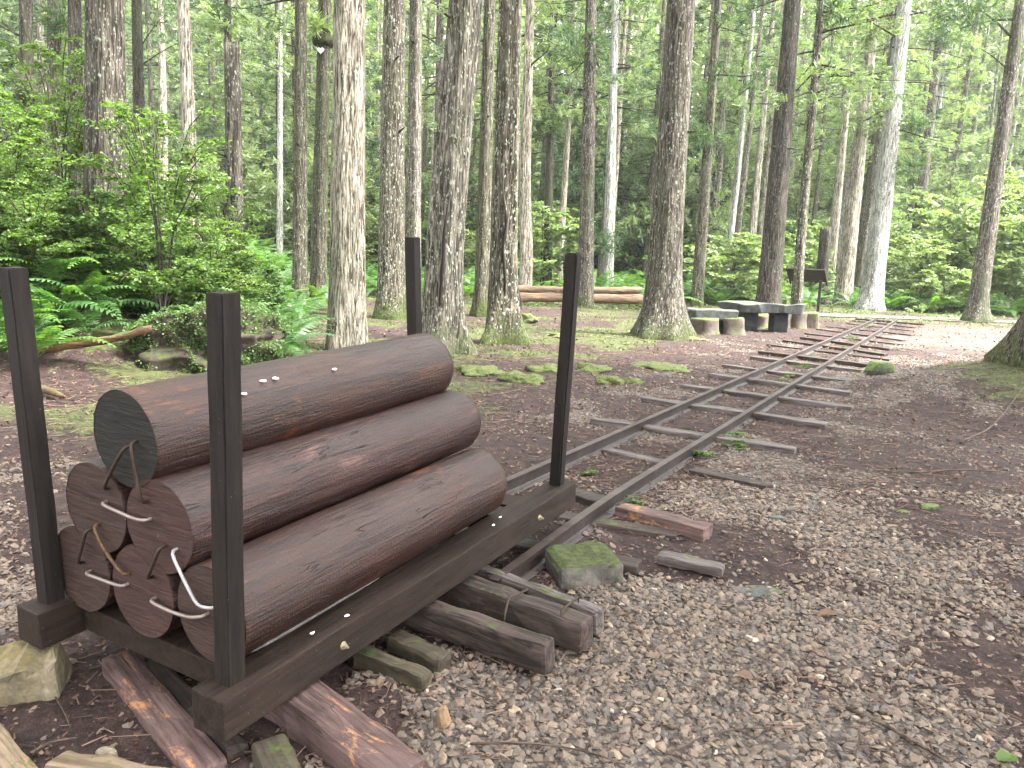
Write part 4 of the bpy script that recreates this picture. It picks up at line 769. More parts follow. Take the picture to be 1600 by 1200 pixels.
T_['y'] = tree('cedar_tree', 1368, 1318, 452, 36, 27, 'bark_pale', 'pale leaning trunk right of the information board', .4, crown=2)
T_['z'] = tree('cedar_tree', 1414, 1360, 470, 34, 35, 'bark_white', 'bright whitish leaning trunk, the brightest of all', .9, [(1368, 420)], crown=4)
T_['aa'] = tree('cedar_tree', 1338, 1296, 440, 44, 17, 'bark_pale', 'narrow pale trunk just left of the pale leaning one', .3, crown=2)
T_['bb'] = tree('cedar_tree', 1474, 1424, 440, 44, 20, 'bark_brown', 'reddish trunk among the shrubs right of the brightest trunk', .3, crown=4)
T_['cc'] = tree('cedar_tree', 1596, 1524, 500, 29.5, 29, 'bark_brown', 'dark leaning trunk at the right, before the round shrubs', 1.1, [(1532, 440), (1558, 260)], crown=3)
T_['dd'] = tree('cedar_tree', 1790, 1655, 640, 11.2, 110, 'bark_root', 'huge mossy tree foot cut by the right edge of the photograph', 1.3, crown=3, seg=64, fl_h=.75, flute=.11)
T_['ee'] = tree('cedar_tree', 1210, 1168, 440, 45, 14, 'bark_pale', 'thin pale trunk left of the dark trunk behind the broad table', .3, crown=1)
T_['ff'] = tree('cedar_tree', 690, 676, 430, 38, 15, 'bark_brown', 'thin reddish trunk glimpsed left of the bowed cracked trunk', .3, crown=2)
T_['gg'] = tree('broken_stump', 1290, 1284, 440, 38, 20, 'bark_dark', 'black broken stump behind the information board', .2, broken_y=362, cat='stump')
for key, br in {'z': [((1398, 75), (1505, 92), .04), ((1392, 130), (1492, 138), .04), ((1388, 190), (1502, 200), .03), ((1380, 275), (1468, 268), .03), ((1402, 60), (1330, 24), .04)], 'x': [((1270, 170), (1195, 205), .03), ((1275, 70), (1330, 40), .03), ((1272, 160), (1360, 142), .03)],
                'cc': [((1582, 60), (1520, 10), .05), ((1588, 30), (1500, 45), .05), ((1575, 110), (1530, 75), .03)], 'v': [((1112, 95), (1165, 150), .025), ((1117, 40), (1160, 20), .03)], 'a': [((38, 60), (-30, 30), .03), ((36, 75), (-20, 62), .02)], 'e': [((222, 70), (262, 20), .02), ((224, 100), (300, 60), .02)], 's': [((922, 60), (990, 20), .03)]}.items():
    o, pp, r = T_[key]
    for (p0, p1, rr) in br: add_branch(o, pp, p0, p1, pp[0][1], rr, random.uniform(-1.2, 1.2))
rs2 = random.Random(3)
for key in 'dgklnopsuwbmix':
    o, pp, r = T_[key]
    for _ in range(4):
        i_ = rs2.randrange(5, 15); a_ = rs2.uniform(-2.6, -.5); c = pp[i_] - pp[0]; dv = np.array([math.cos(a_), math.sin(a_), rs2.uniform(-.1, .4)]); L_ = rs2.uniform(.05, .22) + r * .9; P = np.array([c + dv * r * .6, c + dv * (r + .03), c + dv * (L_ + .04)]); part('branch_stub', tube_mesh('branch_stub', P, [.035, .024, .014], M['bark_dark'], 6), o)
# needle tufts growing straight from some trunks
def tuft_mesh(R, n, seed, mat):
    rng = np.random.default_rng(seed); d = rng.normal(0, 1, (n, 3)); d /= np.linalg.norm(d, axis=1, keepdims=True); d[:, 2] = d[:, 2] * .6 + .1; T = d * (R * rng.random(n) ** .6)[:, None]
    T = np.repeat(T, 8, 0); N = len(T); Dv = np.repeat(d, 8, 0) + rng.normal(0, .6, (N, 3)); Rm = aim(Dv, rng.random(N) * 6.28) * (np.array([.03, .24, .24])[None, None] * rng.uniform(.6, 1.3, N)[:, None, None]); V, Fc = inst(BL, BLF, Rm, T); return np_mesh('needle_tuft', V, Fc, M[mat])
for key, px, R, dx in [('s', (908, 78), 1.0, -.2), ('z', (1408, 195), .55, .3), ('z', (1395, 265), .5, .5), ('v', (1092, 215), .9, 0), ('r', (850, 195), .9, 0), ('r', (866, 60), .8, .2), ('t', (945, 380), 1.0, 0), ('cc', (1545, 25), 1.3, -.8), ('b', (96, 40), .8, .3), ('x', (1290, 20), .7, .3), ('y', (1350, 60), .8, 0), ('bb', (1470, 60), 1.2, 0)]:
    o, pp, r = T_[key]; c = D(*px, pp[0][1]) + np.array([dx, -r, 0]); m = part('needle_tuft', tuft_mesh(R, int(110 * R), int(px[0]), 'needle' if key != 'y' else 'needle_pale'), o); m.location = c - pp[0]; m['kind'] = 'stuff'
# heart mark and epiphyte band
o, pp, r = T_['j']; hc = D(497.5, 82, pp[0][1]); cz = hc[2]; ax = np.array([np.interp(cz, pp[:, 2], pp[:, i]) for i in range(3)])
hp = []
for q in np.linspace(0, 2 * math.pi, 29)[:-1]: hp.append((0.0064 * 16 * math.sin(q) ** 3, .0064 * (13 * math.cos(q) - 5 * math.cos(2 * q) - 2 * math.cos(3 * q) - math.cos(4 * q))))
me = bpy.data.meshes.new('heart_mark'); n = len(hp); yf = -r - .035
me.from_pydata([(x, yf, z) for x, z in hp] + [(x, yf + .03, z) for x, z in hp], [], [list(range(n))[::-1], list(range(n, 2 * n))] + [(i, (i + 1) % n, (i + 1) % n + n, i + n) for i in range(n)]); me.materials.append(M['petal'])
hm = part('heart_mark', me, o); hm.location = ax + np.array([-.03, 0, 0]) - pp[0]; hm['label'] = 'small white heart mark'
bd = part('bark_band', tube_mesh('bark_band', np.array([[0, 0, z] for z in (-.14, -.08, 0, .1, .16)]), np.array([1.0, 1.22, 1.3, 1.2, 1.0]) * r * 1.03, M['bark_dark'], 16), o); bd.location = ax + np.array([0, 0, .32]) - pp[0]
ep = part('epiphyte', tuft_mesh(.55, 70, 99, 'leaf_pale'), o); ep.location = ax + np.array([-.2, -r, .62]) - pp[0]; ep['kind'] = 'stuff'
o, pp, r = T_['a']; cz = D(40, 140, pp[0][1])[2]; ax = np.array([np.interp(cz, pp[:, 2], pp[:, i]) for i in range(3)])
bd = part('bark_band', tube_mesh('bark_band', np.array([[0, 0, z] for z in (-.3, -.12, 0, .12, .3)]), np.array([1.0, 1.25, 1.35, 1.2, 1.0]) * r * 1.03, M['bark_dark'], 16), o); bd.location = ax - pp[0]
# hollow in the lichen crusted trunk, long crack in the bowed one
def gash(key, pts, wd, dep, name):
    o, pp, r = T_[key]; P = []
    for (x, y) in pts:
        c = D(x, y, pp[0][1]); axp = np.array([np.interp(c[2], pp[:, 2], pp[:, i]) for i in range(3)]); P.append(np.array([c[0], axp[1] - math.sqrt(max(.01, r * r - (c[0] - axp[0]) ** 2)) * .955, c[2]]))
    P = np.array(P); m = part(name, tube_mesh(name, P - pp[0], np.array(wd) * r, M['hollow'], 7), o); return m
M['hollow'] = mat_plain('hollow', (0.012, 0.008, 0.006), 0.95, var=.4)
gash('p', [(810, 455), (811, 468), (811, 482), (808, 500)], [.05, .24, .20, .04], 0, 'hollow')
gash('p', [(786, 300), (792, 345), (786, 390), (790, 440), (786, 480)], [.02, .10, .09, .10, .02], 0, 'crack')
gash('n', [(706, 300), (697, 360), (694, 420), (690, 470), (692, 520)], [.02, .085, .10, .09, .03], 0, 'crack')

# more distant trunks, copied from five grown ones
PROTO = []
for k, mt in enumerate(['bark_brown', 'bark_grey', 'bark_pale', 'bark_white', 'bark_dark', 'bark_moss']):
    ctrl = np.array([[0, 0, 0], [.1, .05, 7], [.05, -.1, 14], [.2, 0, 22.0]]); PROTO.append(trunk_mesh(ctrl, .20, .06, mt, 90 + k, .4, 14, 26))
taken = [tuple(v[1][0][:2]) for v in T_.values()]
rt = random.Random(5); cnt = 0; far = 0
while cnt < 250 and far < 9000:
    far += 1; d_ = 32 + 66 * rt.random() ** .85; px = rt.uniform(-120, 1720); x = (px - 800) / F_PX * d_ + .02 * d_
    if any((x - q[0]) ** 2 + (d_ - q[1]) ** 2 < (1.6 if d_ > 40 else 2.4) ** 2 for q in taken): continue
    s_, t__ = track_s(x, d_)
    if d_ < 34 and px > 1000: continue
    if abs(s_) < 3 and t__ < 32: continue
    if px > 1340 and d_ < 52: continue
    taken.append((x, d_)); cnt += 1; wide = px > 1000
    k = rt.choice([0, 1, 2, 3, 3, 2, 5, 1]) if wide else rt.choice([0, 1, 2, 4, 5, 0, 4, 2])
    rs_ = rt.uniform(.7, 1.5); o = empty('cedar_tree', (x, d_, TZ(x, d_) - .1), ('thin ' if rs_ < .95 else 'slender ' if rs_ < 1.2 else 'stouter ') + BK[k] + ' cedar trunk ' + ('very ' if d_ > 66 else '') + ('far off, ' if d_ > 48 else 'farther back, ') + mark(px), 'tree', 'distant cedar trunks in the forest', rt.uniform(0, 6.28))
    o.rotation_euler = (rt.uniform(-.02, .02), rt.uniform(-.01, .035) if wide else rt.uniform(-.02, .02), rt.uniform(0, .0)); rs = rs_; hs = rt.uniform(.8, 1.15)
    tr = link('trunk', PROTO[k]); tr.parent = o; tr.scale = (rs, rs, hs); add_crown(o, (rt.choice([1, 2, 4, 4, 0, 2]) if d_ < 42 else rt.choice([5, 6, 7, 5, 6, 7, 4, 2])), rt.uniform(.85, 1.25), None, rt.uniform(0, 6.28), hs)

# unseen trees added beside and behind the viewer to shade cart and near gravel
CROWNS.append(crown_mesh('crown', 'needle', 8.5, 21, 4.4, 84, 9, 12, .36, .07))
for q, (x, y) in enumerate([(6.2, 3.4), (7.6, -1.0), (4.6, -4.2), (10.5, 4.8), (9.0, 8.0), (-6.5, 3.6), (-5.0, -2.5), (.5, -6.5), (-8.5, 7.0), (12.5, 0.5), (12.6, 9.4), (5.6, -8.5)]):
    o = empty('cedar_tree', (x, y, TZ(x, y) - .1), 'tall unseen cedar added beside or behind the viewer to shade the cart', 'tree', 'unseen shade cedars added around the viewer'); tr = link('trunk', PROTO[q % 3]); tr.parent = o; tr.scale = (1.4, 1.4, 1); add_crown(o, 8, rt.uniform(.9, 1.15), None, q * 1.3, 1.0)

# the wood beyond, seen only as one mass of green
rng = np.random.default_rng(77); N = 230000; dd_ = 76 + 40 * rng.random(N) ** 1.2; pxx = rng.uniform(-500, 2100, N); xx = (pxx - 800) / F_PX * dd_; cl = fbm(xx * .16 + 4, dd_ * .16, 3); zz = terrain(xx, dd_) + 35 * rng.random(N) ** .95 * (0.65 + .9 * cl)
xx += rng.normal(0, .4, N); Rm = rot_rand(N, .9, rng) * (np.array([.34, .8, .5])[None, None] * rng.uniform(.5, 1.4, N)[:, None, None]); V, Fc = inst(BL, BLF, Rm, np.stack([xx, dd_, zz], -1))
tag(link('distant_forest', np_mesh('distant_forest', V, Fc, M['far_leaf'])), 'far forest reading as one pale green mass', None, None, 'stuff')

# ------------------------------------------------------------------ ferns
def frond_mesh(seed, mat, n=17, wmax=.17, droop=.55):
    rng = np.random.default_rng(seed); a = Acc(); s_ = np.linspace(0, 1, 12)
    def rc(q): return np.array([.05 * math.sin(q * 3 + seed) * q, q * (1 - .12 * q), .28 * q - droop * q ** 2.3])
    P = np.array([rc(q) for q in s_]); tube(a, P, .006 * (1 - .8 * s_), 4, False)
    for i in range(n):
        q = .14 + .85 * (i / (n - 1)); c = rc(q); tn = rc(min(1, q + .02)) - rc(q - .02); tn /= np.linalg.norm(tn); prof = math.sin(math.pi * min(1, .18 + .82 * (1 - (1 - q) ** 1.0)) ** .9) if q > .3 else .55 + q * 1.4
        L = wmax * max(.10, (1 - q) ** .62 * 1.25 if q > .3 else .8 + q * .5)
        for sd in (-1, 1):
            sx = np.cross(tn, [0, 0, 1.0]); sx /= np.linalg.norm(sx); dr = sx * sd * .93 + tn * .36; dr[2] -= .12 + rng.uniform(-.1, .12); dr /= np.linalg.norm(dr); wv = tn * (.021 + .010 * rng.random())
            L_ = L * rng.uniform(.88, 1.1); b0 = c; b1 = c + dr * L_ * .5 + np.array([0, 0, .008]); b2 = c + dr * L_ + np.array([0, 0, -.14 * L_])
            V = np.array([b0 - wv * .6, b0 + wv * .6, b1 + wv * .8, b1 - wv * .8, b2 + wv * .15, b2 - wv * .15]); a.add(V, [[0, 1, 2, 3], [3, 2, 4, 5]])
    return a.mesh('frond', M[mat])
FR = [frond_mesh(k, 'fern') for k in range(4)] + [frond_mesh(10 + k, 'fern_light') for k in range(3)]
def fern(x, y, sc, label, group, light=False, nf=8, rng=random):
    o = empty('fern', (x, y, TZ(x, y) - .01), label, 'fern', group, rng.uniform(0, 6.28))
    for i in range(nf):
        f = link('frond', FR[rng.randrange(4) if not light else 4 + rng.randrange(3)]); f.parent = o; s_ = sc * rng.uniform(.75, 1.15)
        f.matrix_basis = Matrix.Translation((0, 0, .05 * sc)) @ Matrix.Rotation(i * 6.283 / nf + rng.uniform(-.3, .3), 4, 'Z') @ Matrix.Rotation(rng.uniform(.25, .95), 4, 'X') @ Matrix.Rotation(rng.uniform(-.25, .25), 4, 'Y') @ Matrix.Scale(s_, 4)
    return o
def fern_joined(seed, mat_k, nf=9):
    rng = random.Random(seed); V_, F_ = [], []; a = Acc()
    for i in range(nf):
        me = FR[mat_k + rng.randrange(3)]; co = np.empty(len(me.vertices) * 3); me.vertices.foreach_get('co', co); co = co.reshape(-1, 3); vi = np.empty(len(me.loops), int); me.loops.foreach_get('vertex_index', vi)
        m = np.array(Matrix.Rotation(i * 6.283 / nf + rng.uniform(-.3, .3), 4, 'Z') @ Matrix.Rotation(rng.uniform(.3, 1.05), 4, 'X') @ Matrix.Scale(rng.uniform(.75, 1.15), 4)); a.add(co @ m[:3, :3].T, vi.reshape(-1, 4))
    return a.mesh('fern', me.materials[0])
rf = random.Random(21); placed = []
def try_place(px, py, z, mind):
    g = G(px, py, z)
    if any((g[0] - q[0]) ** 2 + (g[1] - q[1]) ** 2 < mind ** 2 for q in placed): return None
    placed.append((g[0], g[1])); return g
nF = 0
for tries in range(900):
    if nF >= 62: break
    px = rf.uniform(-60, 440); d_ = rf.uniform(9.8, 16.5); x = (px - 800) / F_PX * d_ 
    if d_ < 11.9 and px > 150: continue
    if d_ < 10.4 and px > 60: continue
    if any((x - q[0]) ** 2 + (d_ - q[1]) ** 2 < .55 ** 2 for q in placed): continue
    placed.append((x, d_)); nF += 1
    lt_ = rf.random() < .35; fern(x, d_, rf.uniform(.85, 1.4), ('light' if lt_ else 'deep') + ' green bank fern ' + ('well back, ' if d_ > 14.5 else 'midway back, ' if d_ > 12 else 'in front, ') + mark(px), 'ferns on the left bank', lt_, rf.choice([7, 8, 9]), rf)
for (px, py, d_, sc) in [(405, 470, 12.0, .7), (430, 455, 13.5, .7), (250, 500, 12.0, .9), (340, 480, 12.2, .9), (165, 500, 11.5, .9), (90, 510, 10.6, .8), (300, 490, 12.9, 1.0), (375, 480, 12.9, .9), (30, 520, 10.0, .9)]:
    c = D(px, py, d_); fern(c[0], d_, sc, 'green fern growing thickly on the left bank', 'ferns on the left bank', False, 9, rf)
for tries in range(500):
    px = rf.uniform(360, 505); d_ = rf.uniform(14, 23); x = (px - 800) / F_PX * d_
    if any((x - q[0]) ** 2 + (d_ - q[1]) ** 2 < .8 ** 2 for q in placed) or len(placed) > 92 or px > 455 + (d_ - 14) * 5: continue
    placed.append((x, d_)); fern(x, d_, rf.uniform(.8, 1.2), 'green fern ' + ('far behind' if d_ > 19 else 'just behind') + ' the boulder, ' + mark(px), 'ferns behind the boulder', rf.random() < .5, 8, rf)
for (px, d_, sc_f) in [(-20, 10.6, 1.2), (40, 11.0, 1.3), (85, 11.4, 1.3), (135, 11.8, 1.35), (180, 12.1, 1.3), (225, 12.3, 1.35), (270, 12.5, 1.3), (315, 12.6, 1.3), (355, 12.7, 1.2), (395, 13.0, 1.2), (110, 11.0, 1.0), (20, 10.3, 1.0)]:
    c = D(px, 470, d_); fern(c[0], d_, sc_f, 'large light green fern, bank front, ' + mark(px), 'ferns on the left bank', True, 10, rf)
FJ = [fern_joined(1, 0), fern_joined(2, 0), fern_joined(3, 4), fern_joined(4, 4)]
nB = 0
for tries in range(6000):
    if nB >= 260: break
    px = rf.uniform(330, 1640); d_ = rf.uniform(30.5, 46); x = (px - 800) / F_PX * d_ + .02 * d_
    if px > 1000 and d_ < 33: continue
    if px < 480 and d_ < 24: continue
    if px > 1230 and d_ < 32.5 + max(0, (1500 - px)) * .008: continue
    if any((x - q[0]) ** 2 + (d_ - q[1]) ** 2 < .8 ** 2 for q in placed): continue
    placed.append((x, d_)); nB += 1; o = link('fern', FJ[rf.randrange(4)]); s_ = rf.uniform(1.1, 1.9); o.location = (x, d_, TZ(x, d_)); o.rotation_euler = (0, 0, rf.uniform(0, 6.28)); o.scale = (s_, s_, s_)
    tag(o, ('tall' if s_ > 1.5 else 'low') + ' fern in the undergrowth ' + mark(px), 'fern', 'ferns in the undergrowth behind the clearing')
for tries in range(400):
    px = rf.uniform(380, 520); d_ = rf.uniform(19, 30); x = (px - 800) / F_PX * d_
    if any((x - q[0]) ** 2 + (d_ - q[1]) ** 2 < 1.0 for q in placed) or px > 470: continue
    placed.append((x, d_)); o = link('fern', FJ[rf.randrange(4)]); s_ = rf.uniform(.8, 1.2); o.location = (x, d_, TZ(x, d_)); o.scale = (s_, s_, s_); o.rotation_euler = (0, 0, rf.uniform(0, 6.28)); tag(o, 'low fern between the snapped trunk and the heart marked trunk', 'fern', 'ferns behind the snapped trunk')

# ------------------------------------------------------------------ shrubs
LEAF = np.array([[0, 0, 0], [.42, .38, .10], [.30, .75, .06], [0, 1, -.06], [-.30, .75, .06], [-.42, .38, .10]]); LEAFF = np.array([[0, 1, 2, 3], [0, 3, 4, 5]])
def shrub_mesh(seed, mat, H, R, nbr, nleaf, lsize, tier=True, bot=.25):
    rng = np.random.default_rng(seed); st = Acc(); T, Dv = [], []
    for i in range(nbr):
        a = rng.random() * 6.283; f = bot + (1 - bot) * rng.random() ** .8; L = R * (1.15 - .6 * f) * rng.uniform(.6, 1.1); s_ = np.linspace(0, 1, 8); h = H * f
        lean = np.array([math.cos(a), math.sin(a), 0]); P = np.stack([lean[0] * L * s_ ** 1.6, lean[1] * L * s_ ** 1.6, h * (1 - (1 - s_) ** 1.7) - .10 * H * s_ ** 3 * (1 if tier else 0)], -1) + rng.normal(0, .015, (8, 3)) * H * .3; P[0] = rng.normal(0, .03, 3) * [1, 1, 0]
        tube(st, P if i % 6 == 0 else P[4:], .011 * H ** .5 * (1 - .8 * (s_ if i % 6 == 0 else s_[4:])), 5, False)
        for k in range(int(nleaf / nbr / 9)):
            q = rng.uniform(.38, 1.0); p = np.array([np.interp(q, s_, P[:, j]) for j in range(3)]); ta = a + rng.choice([-1, 1]) * rng.uniform(.3, 1.5); tl = rng.uniform(.18, .5) * (1.15 - .5 * q) * R * .55; td = np.array([math.cos(ta), math.sin(ta), rng.uniform(-.15, .3)])
            for m in range(9):
                u_ = (m + 1) / 9; T.append(p + td * tl * u_ + rng.normal(0, .015, 3)); sd = 1 if m % 2 else -1; dv = td * .6 + np.array([-td[1], td[0], 0]) * sd * .9 + np.array([0, 0, rng.normal(-.12, .3)]); Dv.append(dv if m < 8 else td)
    T = np.array(T); Dv = np.array(Dv); N = len(T)
    Rm = aim(Dv, rng.normal(0, .45, N)) * (lsize * rng.uniform(.65, 1.3, N))[:, None, None]; V, Fc = inst(LEAF, LEAFF, Rm, T)
    return np_mesh('foliage', V, Fc, M[mat]), st.mesh('stem', M['stem'], True)
SH = {'bright': [shrub_mesh(1, 'leaf_bright', 3.4, 1.35, 52, 9600, .052), shrub_mesh(2, 'leaf_bright', 2.6, 1.25, 46, 8200, .05)],
      'mid': [shrub_mesh(3, 'leaf_mid', 1.9, 1.1, 34, 6400, .065, True, .1), shrub_mesh(4, 'leaf_mid', 1.3, .9, 28, 5000, .07, True, .1)],
      'dark': [shrub_mesh(5, 'leaf_dark', 1.2, .9, 22, 2600, .12, False, .1)],
      'pale': [shrub_mesh(6, 'leaf_pale', 2.8, 1.9, 34, 4800, .11, True, .15), shrub_mesh(7, 'leaf_pale', 2.0, 1.7, 30, 4200, .10, True, .1)],
      'far': [shrub_mesh(8, 'leaf_mid', 3.2, 1.6, 28, 3200, .15, True, .12), shrub_mesh(9, 'leaf_pale', 3.0, 1.7, 28, 3200, .15, True, .12)]}
def shrub(kind, v, px, py, d_, sc, label, group, rz=None, zs=1.0):
    c = D(px, py, d_); o = empty('shrub', (c[0], d_, TZ(c[0], d_) - .03), label, 'shrub', group, rz if rz is not None else rf.uniform(0, 6.28)); o.scale = (sc, sc, sc * zs); fo, st = SH[kind][v]
    a = link('foliage', fo); a.parent = o; a['kind'] = 'stuff'; b = link('stem', st); b.parent = o; return o
for (px, d_, v, sc, zs) in [(255, 11.8, 0, 1.0, 1.12), (105, 14.8, 0, 1.15, 1.2), (20, 12.5, 0, .9, 1.0), (350, 15.2, 1, .95, 1.2), (60, 11.2, 1, .75, .9), (330, 13.4, 1, .9, 1.0), (-60, 11.0, 0, 1.0, 1.0), (210, 15.5, 0, .95, 1.0)]:
    shrub('bright', v, px, 470, d_, sc, ('rear' if d_ > 15 else 'taller' if v == 0 and d_ > 12 else 'front') + ' bright yellow green sapling, ' + mark(px), 'bright saplings on the left bank', None, zs)
for (px, d_, v, sc) in [(150, 12.0, 0, .9), (70, 13.5, 0, 1.0), (280, 12.8, 0, .9), (-20, 13, 0, 1.0), (200, 13.8, 0, 1.0), (390, 13.8, 1, .8), (310, 12.4, 1, .9), (120, 12.6, 1, .75), (20, 12.2, 1, .8), (230, 13.2, 1, .9), (360, 15.0, 0, .9), (410, 16.5, 0, .8)]:
    shrub('mid', v, px, 480, d_, sc, 'mid green leafy ' + ('taller ' if v == 0 else 'lower ') + 'shrub among ferns, ' + mark(px), 'leafy shrubs on the left bank')
for (px, d_, sc) in [(215, 12.9, .8), (265, 13.0, .8), (345, 13.0, .75), (30, 11.6, .8), (-30, 11.2, .9), (120, 12.6, .8), (395, 12.6, .7)]:
    shrub('dark', 0, px, 500, d_, sc, 'low dark broadleaf plant under bank ferns, ' + mark(px), 'dark broadleaf plants on the left bank')
for (px, d_, v, sc, zs) in [(1440, 36, 0, 1.25, 1.0), (1500, 39, 1, 1.7, 1.4), (1570, 35.5, 0, 1.4, 1.15), (1620, 33.5, 0, 1.3, 1.3), (1480, 34, 1, 1.1, .9), (1535, 37, 0, 1.6, 1.3), (1600, 39, 0, 1.8, 1.4), (1420, 40, 1, 1.4, 1.1), (1660, 36, 0, 1.6, 1.3), (1560, 42, 0, 1.9, 1.4), (1470, 42, 0, 1.7, 1.3), (1640, 43, 0, 2.0, 1.4)]:
    shrub('pale', v, px, 450, d_, sc, 'pale rounded shrub ' + ('farther ' if d_ > 36.5 else 'close ') + 'behind the path, ' + mark(px), 'round shrubs behind the path at right', None, zs)
WEED = shrub_mesh(20, 'leaf_bright', 1.0, .9, 12, 330, .16, True, .1)[0]
nS = 0
for tries in range(4000):
    if nS >= 130: break
    px = rf.uniform(-80, 1680); d_ = rf.uniform(33, 74); x = (px - 800) / F_PX * d_ + .02 * d_
    if any((x - q[0]) ** 2 + (d_ - q[1]) ** 2 < 1.5 ** 2 for q in placed): continue
    if px > 1200 and d_ < 37: continue
    placed.append((x, d_)); nS += 1; shrub('far', rf.randrange(2), px, 440, d_, rf.uniform(.7, 1.35), 'leafy forest shrub ' + ('deep ' if d_ > 52 else '') + 'in the understory ' + mark(px), 'understory shrubs far behind')
nS = 0
for tries in range(4000):
    if nS >= 90: break
    px = rf.uniform(560, 1700); d_ = rf.uniform(34, 52); x = (px - 800) / F_PX * d_ + .02 * d_
    if any((x - q[0]) ** 2 + (d_ - q[1]) ** 2 < 1.25 ** 2 for q in placed): continue
    if px > 1200 and d_ < 39: continue
    placed.append((x, d_)); nS += 1; sc_v = rf.uniform(.9, 1.7); shrub('pale' if rf.random() < .65 else 'far', 0 if rf.random() < .5 else 1, px, 440, d_, sc_v, ('tall' if sc_v > 1.3 else 'low') + ' pale leafy shrub ' + ('farther ' if d_ > 43 else '') + 'behind the clearing, ' + mark(px), 'pale shrubs behind the clearing')
for (px, py, d_, sc) in [(1140, 688, None, .22), (1148, 700, None, .16), (985, 790, None, .14), (1215, 600, None, .2), (1235, 590, None, .16), (1255, 575, None, .18), (1275, 562, None, .18), (1310, 545, None, .18), (920, 742, None, .12), (1095, 715, None, .18), (1330, 532, None, .2), (1360, 512, None, .2), (1230, 512, None, .3)]:
    g = G(px, py); o = link('rail_side_weed', WEED); o.location = (g[0], g[1], TZ(g[0], g[1]) - .02); o.scale = (sc, sc, sc * .7); o.rotation_euler = (0, 0, px); tag(o, 'small green weed sprouting beside the rails', 'weed', 'weeds beside the rails')

# ------------------------------------------------------------------ ground cover: gravel, litter, twigs, moss tufts
ICO = []
phi = (1 + 5 ** .5) / 2
ICO = np.array([(-1, phi, 0), (1, phi, 0), (-1, -phi, 0), (1, -phi, 0), (0, -1, phi), (0, 1, phi), (0, -1, -phi), (0, 1, -phi), (phi, 0, -1), (phi, 0, 1), (-phi, 0, -1), (-phi, 0, 1)]) / 1.9
ICOF = np.array([(0, 11, 5), (0, 5, 1), (0, 1, 7), (0, 7, 10), (0, 10, 11), (1, 5, 9), (5, 11, 4), (11, 10, 2), (10, 7, 6), (7, 1, 8), (3, 9, 4), (3, 4, 2), (3, 2, 6), (3, 6, 8), (3, 8, 9), (4, 9, 5), (2, 4, 11), (6, 2, 10), (8, 6, 7), (9, 8, 1)])
BOX = np.array([(x, y, z) for x in (-1, 1) for y in (-1, 1) for z in (-1, 1)], float) * .62
BOXF = np.array([(0, 1, 3), (0, 3, 2), (4, 6, 7), (4, 7, 5), (0, 4, 5), (0, 5, 1), (2, 3, 7), (2, 7, 6), (0, 2, 6), (0, 6, 4), (1, 5, 7), (1, 7, 3)])
def scatter(n, d0, d1, rng, pw=1.0, x0=-.05, x1=1.06):
    """points spread over the ground in view between two distances"""
    d = d0 + (d1 - d0) * rng.random(n) ** pw; px = rng.uniform(1600 * x0, 1600 * x1, n); x = (px - 800) / F_PX * d * 1.02 + .006 * d; return x, d
def pebbles(n, d0, d1, s0, s1, bv, bf, seed, pw=.7, jit=.28, thr=.30):
    rng = np.random.default_rng(seed); x, y = scatter(n, d0, d1, rng, pw); g_, m_, p_ = masks(x, y); keep = rng.random(n) < np.clip((g_ - .03) * 1.7, .02, .95) * (1 - .85 * (m_ > .5)); x, y = x[keep], y[keep]; N = len(x)
    sz = s0 + (s1 - s0) * rng.random(N) ** 2.2; Rm = rot_rand(N, .35, rng) * np.stack([sz, sz * rng.uniform(.55, .95, N), sz * rng.uniform(.28, .6, N)], -1)[:, None, :]
    V = np.einsum('nij,nkj->nki', Rm, bv[None] * (1 + rng.normal(0, jit, (N, len(bv), 3)))) + np.stack([x, y, terrain(x, y) + sz * .12], -1)[:, None]
    Fc = bf[None] + (np.arange(N) * len(bv))[:, None, None]; return V.reshape(-1, 3), Fc.reshape(-1, 3)
t = NT('gravel_stone'); r = t.n('ShaderNodeNewGeometry').outputs['Random Per Island']; wp = t.coord('World')
gc = t.ramp(r, [(0.0, (0.0504, 0.0402, 0.0353)), (0.14, (0.0771, 0.0651, 0.0582)), (0.32, (0.1067, 0.0844, 0.0670)), (0.52, (0.1424, 0.1093, 0.0835)), (0.68, (0.0861, 0.0637, 0.0507)), (0.80, (0.1603, 0.1204, 0.0873)), (0.92, (0.1187, 0.0831, 0.0645)), (0.985, (0.2150, 0.1633, 0.1113)), (1.0, (0.3113, 0.2698, 0.2215))])
gn = t.noise(wp, 90, 4, .6); gc = t.mix(t.ramp(gn, [(.35, .25), (.6, 0.0)]), gc, (0.0416, 0.0277, 0.0228)); M['gravel'] = t.bsdf(gc, t.ramp(gn, [(.3, .5), (.7, .85)]), t.bump(gn, .25, .004), .3)
ga = Acc()
for args in ((62000, 2.0, 6.2, .009, .031, ICO, ICOF, 1, .62), (44000, 5.6, 11.5, .011, .028, BOX, BOXF, 2, .7, .2), (30000, 10.5, 19, .016, .036, BOX, BOXF, 3, .7, .2)):
    ga.add(*pebbles(*args))
tag(link('gravel', ga.mesh('gravel', M['gravel'])), 'loose grey and tan gravel over the clearing and between the sleepers', None, None, 'stuff')
